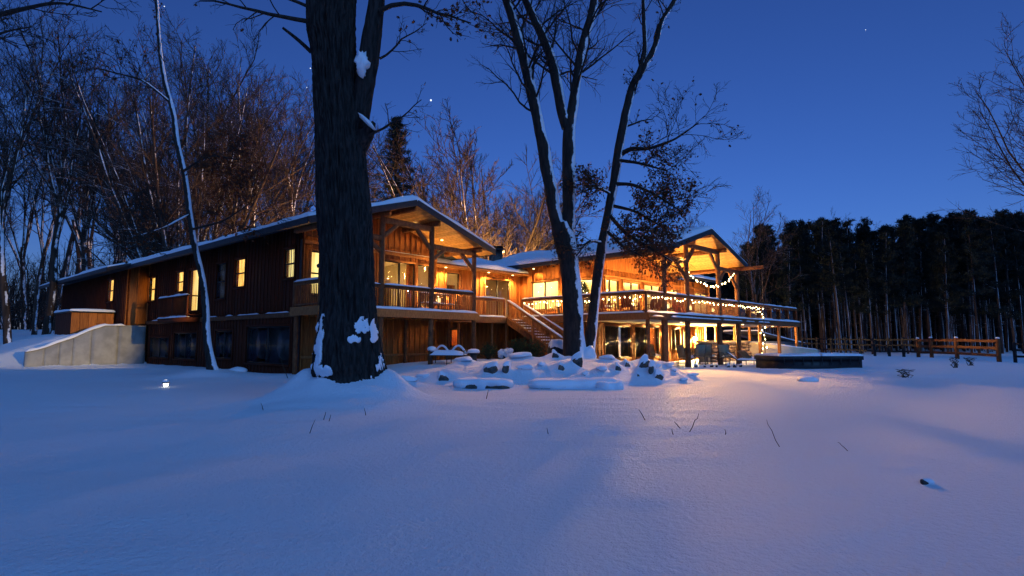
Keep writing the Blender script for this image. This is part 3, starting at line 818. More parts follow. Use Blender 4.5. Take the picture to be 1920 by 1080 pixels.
# ------------------------------------------------------------------ decks, railings, stairs
def slab(pts, z0, z1):
    n = len(pts)
    V = [(p[0], p[1], z0) for p in pts] + [(p[0], p[1], z1) for p in pts]
    return V, [list(range(n))[::-1], list(range(n, 2 * n))] + [[i, (i + 1) % n, (i + 1) % n + n, i + n] for i in range(n)]
def railing(D, a, b, z, seed=0, style='wood', posts=(True, True), snow=True, zb=None, m=None, low=.09, h=1.0, cap=.14):
    """a run of railing from a to b standing on level z (zb at b for a sloping one)"""
    a = np.array([a[0], a[1], z]); b = np.array([b[0], b[1], z if zb is None else zb]); L = np.linalg.norm(b - a); d = (b - a) / L
    up = np.array([0, 0, 1.]); m = m or TRIM
    Rl = link('railing', mesh_from('railing', [bar(a + up * h, b + up * h, cap, .05)], m), D)
    piece('rail', m, Rl, a + up * (h - .076), b + up * (h - .076), .05, .10); piece('rail', m, Rl, a + up * low, b + up * low, .05, .08)
    if style == 'wood':
        n = max(2, int(L / .125))
        for k in range(1, n):
            p = a + (b - a) * k / n
            piece('baluster', m, Rl, p + up * (low + .04), p + up * (h - .14), .032, .032, up=(d[0], d[1], 0))
    else:
        n = max(1, round(L / 1.7))
        for k in range(n):
            p = a + (b - a) * (k + .04) / n; q = a + (b - a) * (k + .96) / n
            link('pane', mesh_from('pane', [bar((p + q) / 2 + up * (low + .06), (p + q) / 2 + up * (h - .15), .012, np.linalg.norm(q - p), (d[0], d[1], 0))], SMOKED), Rl)
            piece('baluster', m, Rl, a + (b - a) * k / n + up * low, a + (b - a) * k / n + up * h, .07, .07, up=(d[0], d[1], 0))
    for f, p in zip(posts, (a, b)):
        if f: piece('newel_post', m, Rl, p - up * .25, p + up * (h - .03), .1, .1, up=(d[0], d[1], 0))
    if snow:
        parts = [snow_strip(a + up * (h + .025), b + up * (h + .025), cap + .02, .075, seed)]
        link('snow', mesh_from('snow', parts, SNOW, True), Rl)
    return Rl
def rim(D, a, b, z, h=.3, m=None, out=.03):
    piece('rim_board', m or BEAM, D, (a[0], a[1], z - h / 2), (b[0], b[1], z - h / 2), .05, h)
def edge_snow(D, a, b, z, w=.26, h=.09, seed=0):
    link('snow', mesh_from('snow', [snow_strip((a[0], a[1], z), (b[0], b[1], z), w, h, seed)], SNOW, True), D)

D1 = thing('deck', w1(1.7, 1, 0), 'raised cedar deck under the gable beside the big trunk', 'deck', 'raised decks')
c = [w1(-2.55, 0), w1(6.05, 0), w1(6.05, GD - .02), w1(-2.55, GD - .02)]
link('floor', mesh_from('floor', [slab(c, ZD - .06, ZD)], DECKW), D1)
rim(D1, w1(-2.6, -.03), w1(6.1, -.03), ZD - .0, .34, TRIM); rim(D1, w1(6.08, 0), w1(6.08, 2.1), ZD, .34, TRIM); rim(D1, w1(-2.58, 0), w1(-2.58, 2.1), ZD, .34, TRIM)
edge_snow(D1, w1(-2.5, .04), w1(5.98, .04), ZD, .24, .10, 1)
for i in range(3):
    railing(D1, w1(P1R[i] + .1, .12), w1(P1R[i + 1] - .1, .12), ZD, 10 + i, posts=(False, False), cap=.16, m=BEAM)
railing(D1, w1(-2.42, .2), w1(-2.42, GD - .1), ZD, 14, posts=(False, True), m=BEAM)
railing(D1, w1(5.95, .25), w1(5.95, 1.4), ZD, 15, posts=(False, True))
for r in P1R:
    for l, s in ((.12, .2), (1.9, .14)):
        p = w1(r, l); piece('post', BEAM, D1, (p[0], p[1], gz(p[0], p[1]) - .4), (p[0], p[1], ZD - .34), s, s)
for k in range(12):
    r = -2.2 + 8 * k / 11; piece('joist', BEAM, D1, w1(r, .05, ZD - .18), w1(r, 2.1, ZD - .18), .05, .22)
# landing along the link wall and the stairs
ZL = 2.40
D2 = thing('landing_deck', w2(-4.5, 9.2, 0), 'cedar landing in front of the sliding door at the top of the stairs', 'deck', 'raised decks')
link('floor', mesh_from('floor', [slab([w2(-7.4, 8.3), w2(-2.21, 8.3), w2(-2.21, LK - .02), w2(-7.4, LK - .02)], ZL - .06, ZL)], DECKW), D2)
rim(D2, w2(-7.4, 8.27), w2(-2.2, 8.27), ZL, .32, TRIM); edge_snow(D2, w2(-6.4, 8.34), w2(-3.3, 8.34), ZL, .22, .09, 2)
railing(D2, w2(-6.0, 8.36), w2(-3.32, 8.36), ZL, 20, posts=(True, True))
for r in (-6.6, -4.2, -3.1):
    p = w2(r, 8.45); piece('post', TRIM, D2, (p[0], p[1], gz(p[0], p[1]) - .3), (p[0], p[1], ZL - .32), .12, .12)
ST = thing('staircase', w2(-2.75, 6, 0), 'open wooden stairs with snowy handrails leading down from the landing', 'stairs')
SL0, SL1, ZS1 = 8.25, 4.25, .28
nst = 12
for k in range(nst):
    f = (k + .5) / nst; l = SL0 + (SL1 - SL0) * f; z = ZL + (ZS1 - ZL) * (k + 1) / (nst + 1)
    t = piece('tread', DECKW, ST, w2(-3.25, l, z), w2(-2.25, l, z), .30, .045)
    link('snow', mesh_from('snow', [snow_strip(w2(-3.25, l, z + .02), w2(-2.25, l, z + .02), .30, .06, k)], SNOW, True), t)
for r in (-3.28, -2.22):
    piece('stringer', BEAM, ST, w2(r, SL0 + .05, ZL - .16), w2(r, SL1 - .1, ZS1 - .2), .05, .3)
railing(ST, w2(-3.3, SL0 - .1), w2(-3.3, SL1), ZL - .08, 31, zb=ZS1 - .06, posts=(False, True), h=1.02)
railing(ST, w2(-2.2, SL0 - .4), w2(-2.2, SL1 - .5), ZL - .30, 32, zb=ZS1 - .35, posts=(False, True), h=1.02)
for l in (6.25,):
    f = (SL0 - l) / (SL0 - SL1); z = ZL + (ZS1 - ZL) * f; p = w2(-3.3, l)
    piece('post', TRIM, ST, (p[0], p[1], gz(p[0], p[1]) - .3), (p[0], p[1], z + .92), .11, .11)
# right-hand deck
D3 = thing('deck', w2(6, 2, 0), 'wide raised deck wrapped in string lights under the brightly lit gable', 'deck', 'raised decks')
DE = -2.16; DR = 19.5
poly = [w2(DE, 0), w2(DR, 0), w2(DR, 4.55), w2(.7, 4.55), w2(-.24, 6.6), w2(-.24, LK), w2(DE, LK)]
link('floor', mesh_from('floor', [slab(poly, ZD - .07, ZD)], DECKW), D3)
poly2 = [w2(DE + .2, .2), w2(DR - .2, .2), w2(DR - .2, 4.9), w2(0, 4.9), w2(-.3, 6.6), w2(-.3, 9.8), w2(DE + .2, 9.8)]
link('ceiling', mesh_from('ceiling', [slab(poly2, 2.16, 2.2)], CEIL), D3)
rim(D3, w2(DE, -.03), w2(DR, -.03), ZD, .34); rim(D3, w2(DE - .03, 0), w2(DE - .03, 8.2), ZD, .34, TRIM); rim(D3, w2(DR + .03, 0), w2(DR + .03, 4.5), ZD, .34)
edge_snow(D3, w2(DE, .02), w2(DR, .02), ZD, .30, .12, 5); edge_snow(D3, w2(DE + .02, .2), w2(DE + .02, 8.0), ZD, .24, .09, 6)
piece('ledger', BEAM, D3, w2(DE - .02, -.09, 2.2), w2(DR - 5, -.09, 2.2), .06, .16)
for k, (a, b) in enumerate(((-1.9, -.9), (-.1, 5.6), (6.0, 8.6), (9.3, 10.6), (11.3, 13.2))):
    link('snow', mesh_from('snow', [snow_strip(w2(a, -.10, 2.28), w2(b, -.10, 2.28), .10, .07, 40 + k)], SNOW, True), D3)
railing(D3, w2(DE + .05, 8.1), w2(DE + .05, 4.1), ZD, 50, m=BEAM, cap=.16); railing(D3, w2(DE + .05, 4.0), w2(DE + .05, .12), ZD, 51, m=BEAM, posts=(False, True), cap=.16)
seq = [DE + .05] + P2R
for i in range(4):
    railing(D3, w2(seq[i] + .1, .12), w2(seq[i + 1] - .1, .12), ZD, 60 + i, m=BEAM, posts=(False, False), cap=.16)
railing(D3, w2(8.7, .12), w2(12.4, .12), ZD, 66, style='glass', m=BEAM, posts=(False, True)); railing(D3, w2(12.45, .12), w2(DR - .1, .12), ZD, 67, style='glass', m=BEAM)
railing(D3, w2(DR - .08, .2), w2(DR - .08, 4.4), ZD, 68, style='glass', m=BEAM, posts=(False, True))
for r, s, m in ((-1.95, .16, BEAM), (-.35, .26, BEAM), (2.05, .22, BEAM), (5.95, .22, BEAM), (8.6, .24, BEAM), (12.1, .17, TRIM), (15.6, .17, TRIM), (DR - .2, .17, TRIM)):
    p = w2(r, .15); piece('post', m, D3, (p[0], p[1], gz(p[0], p[1]) - .3), (p[0], p[1], ZD - .3), s, s)
for r in (13.2, 16.4, DR - .2):
    p = w2(r, 3.6); piece('post', TRIM, D3, (p[0], p[1], gz(p[0], p[1]) - .3), (p[0], p[1], ZD - .3), .16, .16)
# thin steel pole from the long purlin down to the deck rail
pl = thing('steel_pole', w2(8.6, -1.45, 3.4), 'thin steel pole hanging from the protruding roof beam', 'pole')
pp = w2(8.6, -1.4)
link('rod', mesh_from('rod', [tubes(np.array([[pp[0], pp[1], soff2(8.6) - .2], [pp[0], pp[1], gz(pp[0], pp[1]) - .1]]), np.array([.02, .02]), 6)], METAL), pl)

# ------------------------------------------------------------------ string lights
bulb_me = None
def string_lights(name, pts, label, step=.21, sag=.0, jit=.03, seed=0, r=.025):
    global bulb_me
    if bulb_me is None:
        v, f = ico(1); bulb_me = mesh_from('bulb', [(v * np.array([1, 1, 1.35]), f)], BULB, True)
    rng = np.random.default_rng(seed)
    T = thing(name, pts[0], label, 'string lights', 'strings of warm bulbs')
    P = np.array(pts, float)
    seg = np.linalg.norm(np.diff(P, axis=0), axis=1); cum = np.concatenate([[0], np.cumsum(seg)])
    n = int(cum[-1] / step)
    s = np.linspace(0, cum[-1], n * 3 + 1)
    Q = np.stack([np.interp(s, cum, P[:, k]) for k in range(3)], -1)
    Q[:, 2] += sag * np.abs(np.sin(s * 2.4)) * -1
    link('wire', mesh_from('wire', [tubes(Q, np.full(len(Q), .008), 4)], METAL), T)
    for k in range(n):
        q = Q[3 * k + 1] + rng.normal(0, jit, 3); rr = r * rng.uniform(.8, 1.25)
        M = Matrix.Translation(Vector(q - np.array([0, 0, .04]))) @ Matrix.Scale(rr, 4)
        link('bulb', bulb_me, T, M)
    return T
zr = ZD + .84
string_lights('string_lights', [w2(DE - .02, 8.0, zr), w2(DE - .02, 5, zr), w2(DE - .02, .15, zr)], 'warm bulbs strung under the rail beside the stairs', .30, .10, seed=1)
string_lights('string_lights', [w2(DE, .03, zr), w2(2.0, .03, zr)], 'warm bulbs under the short corner rail of the lit deck', .30, .10, seed=2)
string_lights('string_lights', [w2(2.1, .02, zr), w2(8.6, .02, zr), w2(12.3, .02, zr)], 'warm bulbs under the front rail below the bright gable', .34, .09, seed=3)
sw = [w2(2.15 + 6.1 * t, .05, 4.75 + .25 * t - 1.25 * 4 * t * (1 - t) * (.62 + .12 * t) + .35 * t) for t in np.linspace(0, 1, 24)]
string_lights('string_lights', sw, 'warm bulbs swagged in a curve between the porch posts', .27, 0, .03, 4, .031)
hel = []
for t in np.linspace(0, 1, 60):
    p = w2(12.15, -.02); a = t * 30
    hel.append((p[0] + .16 * math.cos(a), p[1] + .16 * math.sin(a), 3.3 - 3.1 * t))
string_lights('string_lights', hel, 'warm bulbs wound around the slim post past the gable', .34, 0, .04, 5, .036)

# ------------------------------------------------------------------ lit lamps outdoors, then the added deck lights
def wall_lantern(pos, n, power, label, size=1.0):
    T = thing('wall_lantern', pos, label, 'lantern', 'lanterns under the deck')
    x, y, z = pos; s = size
    link('bracket', mesh_from('bracket', [bar((x, y, z + .16 * s), (x - n[0] * .14, y - n[1] * .14, z + .16 * s), .03, .04)], METAL), T)
    link('cap', mesh_from('cap', [revolve([(.11 * s, .11 * s), (.02 * s, .2 * s)], 8, pos)], METAL), T)
    link('base', mesh_from('base', [revolve([(.08 * s, -.14 * s), (.09 * s, -.11 * s)], 8, pos)], METAL), T)
    v, f = ico(2); link('globe', mesh_from('globe', [(v * np.array([.085, .085, .11]) * s + np.array(pos), f)], LAMPGLOW, True), T)
    lamp('lantern_light', (x + n[0] * .16, y + n[1] * .16, z), power, .07, (1, .62, .2), T)
nf = lowf.n
s_, _ = lowf.hit(1299, 635)
wall_lantern(lowf.p(s_, 1.22, .16), nf, 7500, 'blazing lantern on the lower wall right of the post', 1.5)
s_, _ = lowf.hit(1239, 635)
wall_lantern(lowf.p(s_, 1.55, .14), nf, .6, 'dim lantern on the lower wall by the glazed door', .8)
fp0 = w1(-2.62, .12, 3.92)
fl = thing('porch_flood_lamp', fp0, 'small flood lamp on the deck corner post behind the massive trunk', 'lamp')
link('housing', mesh_from('housing', [bar(w1(-2.60, -.10, 3.97), w1(-2.62, .06, 3.93), .13, .12)], METAL), fl)
link('arm', mesh_from('arm', [bar(w1(-2.52, 0.0, 3.95), w1(-2.58, 0.0, 3.95), .04, .04)], METAL), fl)
lamp('flood_light', fp0, 11000, .03, (1, .66, .18), fl, 25, w1(-6.4, 21, 1.9))
sp = at(312, 703, 17.5)
pt = thing('path_light', (sp[0], sp[1], gz(sp[0], sp[1])), 'small glowing path light standing in the snow', 'path light')
z0 = gz(sp[0], sp[1])
link('stake', mesh_from('stake', [revolve([(.02, -.15), (.02, .06)], 6, (sp[0], sp[1], z0))], METAL), pt)
link('lens', mesh_from('lens', [revolve([(.06, .03), (.075, .12)], 10, (sp[0], sp[1], z0))], emit('path_lens', (1, .93, .75), 5), True), pt)
link('cap', mesh_from('cap', [revolve([(.10, .12), (.10, .15), (.02, .19)], 10, (sp[0], sp[1], z0))], METAL), pt)
link('snow', mesh_from('snow', [revolve([(.10, .155), (.09, .20), (.04, .235)], 10, (sp[0], sp[1], z0))], SNOW, True), pt)
lamp('path_glow', (sp[0], sp[1] - .02, z0 + .23), .9, .05, (1, .85, .6), pt)
# driveway lamps on the uphill side of the house, hidden by its roofs
for (p, pw, lab) in ((w1(9.5, 16.5, 3.4), 3200, 'driveway lamp post behind the long roof'), (np.array([-1.5, 43.5, 4.6]), 22000, 'driveway lamp post behind the middle roof'), (w1(8.5, 34, 3.4), 3000, 'driveway lamp post behind the far roof end')):
    T = thing('lamp_post', (p[0], p[1], gz(p[0], p[1])), lab, 'lamp post', 'lamp posts behind the house')
    g = gz(p[0], p[1])
    link('pole', mesh_from('pole', [tubes(np.array([[p[0], p[1], g - .2], [p[0], p[1], p[2] + .3]]), np.array([.05, .04]), 8)], METAL), T)
    v, f = ico(2); link('globe', mesh_from('globe', [(v * .14 + p + np.array([0, 0, .45]), f)], LAMPGLOW, True), T)
    lamp('lamp_post_light', p + np.array([0, 0, .75]), pw, .15, (1, .52, .16), T)

# added fill lights on small stands behind the rails, to brighten the porches
def added_deck_light(w, r_, l_, power, label):
    p = w(r_, l_, ZD); T = thing('added_deck_light', p, label, 'lantern', 'added deck lights')
    link('table', mesh_from('table', [revolve([(.2, 0), (.03, .04), (.03, .5), (.26, .52), (.26, .55)], 12, p)], METAL), T)
    link('globe', mesh_from('globe', [revolve([(.08, .56), (.10, .66), (.08, .78)], 10, p)], emit('added_glow_%d' % int(power), (1, .7, .28), 6), True), T)
    link('cap', mesh_from('cap', [revolve([(.11, .80), (.02, .88)], 10, p)], METAL), T)
    lamp('lantern_light', p + np.array([0, 0, 1.0]), power, .12, WARM, T)
added_deck_light(w2, 1.4, 3.0, 900, 'added fill light on a stand behind the corner post')
added_deck_light(w2, 4.6, 2.6, 760, 'added fill light on a stand under the bright gable peak')
added_deck_light(w2, 7.4, 2.6, 820, 'added fill light on a stand by the far porch post')
added_deck_light(w2, 10.6, 2.6, 380, 'added fill light on a stand past the gable')
added_deck_light(w2, -1.2, 6.2, 460, 'added fill light on a stand by the rail over the stairs')
added_deck_light(w1, 5.0, 1.75, 380, 'added fill light by the slatted bench on the left deck')

def deck_puck(r_, l_, power):
    d = link('ceiling_lamp', mesh_from('ceiling_lamp', [revolve([(.06, 0), (.06, .03)], 12, w2(r_, l_, 2.125))], PUCKGLOW), D3)
    lamp('ceiling_light', w2(r_, l_, 2.06), power, .06, WARM, d, 160)
for r_, l_, p_ in ((4.2, 1.6, 40), (8.0, 1.0, 110), (11.0, .8, 300), (14.0, .8, 220), (17.5, 1.2, 120)): deck_puck(r_, l_, p_)

# ------------------------------------------------------------------ trees
def grow(starts, dirs, lens, rads, n, rng, wander=.12, trop=.05, taper=.35):
    B = len(starts); P = np.zeros((B, n, 3)); R = np.zeros((B, n))
    P[:, 0] = starts; d = dirs / np.linalg.norm(dirs, axis=1, keepdims=True)
    st = (lens / (n - 1))[:, None]
    for k in range(n):
        R[:, k] = rads * (1 - (1 - taper) * k / (n - 1))
        if k == n - 1: break
        P[:, k + 1] = P[:, k] + d * st
        d = d + rng.normal(0, wander, (B, 3)); d[:, 2] += trop
        d /= np.linalg.norm(d, axis=1, keepdims=True)
    return P, R
def sprout(P, R, lens, m, t0, t1, ang, lf, rf, rng, up=.0, fall=.55):
    B, n, _ = P.shape
    ts = t0 + (t1 - t0) * (np.arange(m)[None] + rng.uniform(0, 1, (B, m))) / m
    x = ts * (n - 1); i = np.clip(x.astype(int), 0, n - 2); f = x - i
    bi = np.arange(B)[:, None]
    pos = P[bi, i] * (1 - f)[..., None] + P[bi, i + 1] * f[..., None]
    T = P[bi, i + 1] - P[bi, i]; T /= np.linalg.norm(T, axis=2, keepdims=True) + 1e-9
    r = R[bi, i] * (1 - f) + R[bi, i + 1] * f
    v = rng.normal(0, 1, (B, m, 3)); v -= (v * T).sum(2, keepdims=True) * T; v /= np.linalg.norm(v, axis=2, keepdims=True) + 1e-9
    a = np.radians(ang + rng.normal(0, ang * .22, (B, m)))[..., None]
    d = np.cos(a) * T + np.sin(a) * v; d[..., 2] += up
    L = lens[:, None] * lf * (1 - fall * ts) * rng.uniform(.65, 1.25, (B, m))
    return pos.reshape(-1, 3), d.reshape(-1, 3), L.ravel(), np.minimum(r * rf, r * .95).ravel()
def resample(pts, n):
    p = np.array(pts, float); s = np.concatenate([[0], np.cumsum(np.linalg.norm(np.diff(p[:, :3], axis=0), axis=1))])
    q = np.linspace(0, s[-1], n)
    out = np.stack([np.interp(q, s, p[:, k]) for k in range(p.shape[1])], -1)
    for _ in range(2):
        out[1:-1] = (out[:-2] + 2 * out[1:-1] + out[2:]) / 4
    return out
def leaves(at_pts, size, rng, spread=.12):
    N = len(at_pts); c = at_pts + rng.normal(0, spread, (N, 3))
    d = rng.normal(0, 1, (N, 3)); d[:, 2] -= .7; d /= np.linalg.norm(d, axis=1, keepdims=True)
    s = np.cross(d, rng.normal(0, 1, (N, 3))); s /= np.linalg.norm(s, axis=1, keepdims=True); u = np.cross(d, s)
    L = size * rng.uniform(.6, 1.25, N)[:, None]
    # lobed outline, folded along the midrib
    prof = [(0, 0), (.22, .20), (.34, .09), (.52, .30), (.66, .12), (.84, .20), (1.05, 0)]
    V = []
    for t, w in prof:
        V.append(c + d * L * t + s * L * w + u * L * w * .45)
    for t, w in prof[1:-1][::-1]:
        V.append(c + d * L * t - s * L * w + u * L * w * .45)
    V = np.stack(V, 1); k = V.shape[1]
    b = (np.arange(N) * k)[:, None]
    quads = [[0, 1, 11, 11], ]
    F4 = np.concatenate([b + np.array([[i, i + 1, k - i - 1, (k - i) % k]]) for i in range(1, 6)])
    F3 = b + np.array([[0, 1, k - 1]])
    return [(V.reshape(-1, 3), F4.reshape(-1, 4)), (np.zeros((0, 3)), np.zeros((0, 3), int))] , F3
def leaf_mesh(name, pts, size, rng, spread=.12):
    parts, F3 = leaves(pts, size, rng, spread)
    V, F4 = parts[0]
    return mesh_from(name, [(V, F4)], LEAF)

def wood_tree(seed, H, tr, leaders, spread, fork=.3, dens=1.0, fan=False, tk=1.0):
    """a bare broad-leaved tree: trunk mesh, crown mesh"""
    rng = np.random.default_rng(seed)
    if fan:
        n0 = leaders
        a = rng.uniform(0, 2 * math.pi, n0); t = rng.uniform(.05, spread, n0)
        st = np.stack([np.cos(a) * .25, np.sin(a) * .25, np.full(n0, -.2)], -1)
        d = np.stack([np.cos(a) * t, np.sin(a) * t, np.ones(n0)], -1)
        L1_ = H * rng.uniform(.7, .95, n0)
        P1, Ra = grow(st, d, L1_, tr * rng.uniform(.5, 1, n0), 9, rng, .07, .03, .25)
        tr_parts = [tubes(P1, Ra, 6)]
    else:
        P0, R0 = grow(np.array([[0, 0, -.3]]), np.array([[rng.normal(0, .05), rng.normal(0, .05), 1]]), np.array([H * (fork + .15)]), np.array([tr]), 7, rng, .05, .02, .72)
        a = np.linspace(0, 2 * math.pi, leaders, endpoint=False) + rng.uniform(0, 1, leaders)
        hh = rng.uniform(.62, 1, leaders); x = hh * 6; i = np.clip(x.astype(int), 0, 5); f = (x - i)[:, None]
        st = P0[0, i] * (1 - f) + P0[0, i + 1] * f
        t = rng.uniform(.25, 1, leaders) * spread
        d = np.stack([np.cos(a) * t, np.sin(a) * t, np.ones(leaders)], -1)
        L1_ = H * (1 - fork) * rng.uniform(.75, 1.05, leaders)
        P1, Ra = grow(st, d, L1_, R0[0, i] * rng.uniform(.45, .72, leaders), 9, rng, .09, .05, .22)
        tr_parts = [tubes(P0, R0, 9), tubes(P1, Ra, 6)]
    parts = []
    s, d, L, r = sprout(P1, Ra, L1_, int(11 * dens), .2, .98, 42, .42, .5, rng, .12)
    P2, Rb = grow(s, d, L, np.maximum(r, .018 * tk), 6, rng, .13, .06, .4); parts.append(tubes(P2, Rb, 3))
    s, d, L2_, r = sprout(P2, Rb, L, int(7 * dens), .15, .98, 42, .50, .55, rng, .12)
    P3, Rc = grow(s, d, L2_, np.maximum(r, .013 * tk), 4, rng, .15, .06, .5); parts.append(tubes(P3, Rc, 3))
    s, d, L3_, r = sprout(P3, Rc, L2_, int(5 * dens), .15, .98, 40, .6, .6, rng, .10)
    P4, Rd = grow(s, d, L3_, np.maximum(r, .009 * tk), 3, rng, .15, .05, .6); parts.append(tubes(P4, Rd, 3))
    return mesh_from('trunk', tr_parts, WOODBARK, True), mesh_from('crown', parts, WOODTWIG)
def pine(seed, H, tr, crown_from):
    rng = np.random.default_rng(seed)
    P0, R0 = grow(np.array([[0, 0, -.3]]), np.array([[rng.normal(0, .02), rng.normal(0, .02), 1]]), np.array([H]), np.array([tr]), 9, rng, .012, .02, .2)
    m = int(46); t = np.sort(rng.uniform(crown_from, .99, m)); dead = rng.uniform(.2, crown_from, 12)
    allt = np.concatenate([t, dead]); x = allt * 8; i = np.clip(x.astype(int), 0, 7); f = (x - i)[:, None]
    st = P0[0, i] * (1 - f) + P0[0, i + 1] * f
    a = rng.uniform(0, 2 * math.pi, len(allt))
    k = (1 - allt) / (1 - crown_from)
    L = np.where(np.arange(len(allt)) < m, H * .128 * (.22 + np.clip(k, 0, 1) ** .7 * .9) * rng.uniform(.6, 1.2, len(allt)), rng.uniform(.5, 1.6, len(allt)))
    d = np.stack([np.cos(a), np.sin(a), np.where(np.arange(len(allt)) < m, .35 - .45 * k * .6, -.1)], -1)
    P1, Ra = grow(st, d, L, np.full(len(allt), .03), 5, rng, .08, .06, .3)
    trunk = mesh_from('trunk', [tubes(P0, R0, 8), tubes(P1, Ra, 3)], PINEBARK, True)
    # needle tufts: bundles of thin blades along the branches
    B = P1[:m]; N = 26
    ts = rng.uniform(.25, 1.0, (m, N)); x = ts * 4; i = np.clip(x.astype(int), 0, 3); f = (x - i)[..., None]; bi = np.arange(m)[:, None]
    c = (B[bi, i] * (1 - f) + B[bi, i + 1] * f).reshape(-1, 3) + rng.normal(0, .16, (m * N, 3))
    q = 5; M = len(c) * q
    cc = np.repeat(c, q, 0); dd = rng.normal(0, 1, (M, 3)); dd[:, 2] += .5; dd /= np.linalg.norm(dd, axis=1, keepdims=True)
    ss = np.cross(dd, rng.normal(0, 1, (M, 3))); ss /= np.linalg.norm(ss, axis=1, keepdims=True)
    Ln = rng.uniform(.22, .46, (M, 1)); W = .045
    V = np.stack([cc - ss * W, cc + ss * W, cc + dd * Ln], 1).reshape(-1, 3)
    return trunk, mesh_from('crown', [(V, np.arange(3 * M).reshape(-1, 3))], NEEDLE)
def spruce(seed, H):
    rng = np.random.default_rng(seed)
    P0 = np.array([[[0, 0, -.3], [0, 0, H * .5], [0.1, 0, H]]]); R0 = np.array([[.3, .18, .02]])
    m = 150; t = np.linspace(.08, .98, m); a = np.arange(m) * 2.4
    L = (1 - t) * H * .30 + .3
    st = np.stack([t * 0, t * 0, t * H], -1); d = np.stack([np.cos(a), np.sin(a), -.15 + .3 * t], -1)
    L = L * rng.uniform(.55, 1.15, m)
    P1, Ra = grow(st, d, L, np.full(m, .05), 6, rng, .07, .03, .2)
    tr = mesh_from('trunk', [tubes(P0, R0, 8), tubes(P1, Ra, 3)], WOODBARK, True)
    N = 70; ts = rng.uniform(.12, 1, (m, N)); x = ts * 5; i = np.clip(x.astype(int), 0, 4); f = (x - i)[..., None]; bi = np.arange(m)[:, None]
    c = (P1[bi, i] * (1 - f) + P1[bi, i + 1] * f).reshape(-1, 3) + rng.normal(0, .12, (m * N, 3))
    q = 3; M = len(c) * q; cc = np.repeat(c, q, 0); dd = rng.normal(0, 1, (M, 3)); dd[:, 2] -= .35; dd /= np.linalg.norm(dd, axis=1, keepdims=True)
    ss = np.cross(dd, rng.normal(0, 1, (M, 3))); ss /= np.linalg.norm(ss, axis=1, keepdims=True); Ln = rng.uniform(.15, .42, (M, 1))
    V = np.stack([cc - ss * .03, cc + ss * .03, cc + dd * Ln], 1).reshape(-1, 3)
    return tr, mesh_from('crown', [(V, np.arange(3 * M).reshape(-1, 3))], NEEDLE)
def plant(name, meshes, x, y, label, cat, group=None, rz=0, s=1.0):
    T = thing(name, (x, y, gz(x, y)), label, cat, group, rz, s)
    for nme, me in zip(('trunk', 'crown', 'leaves'), meshes):
        o = local(nme, me, T)
        if nme == 'leaves': o['kind'] = 'stuff'
    return T

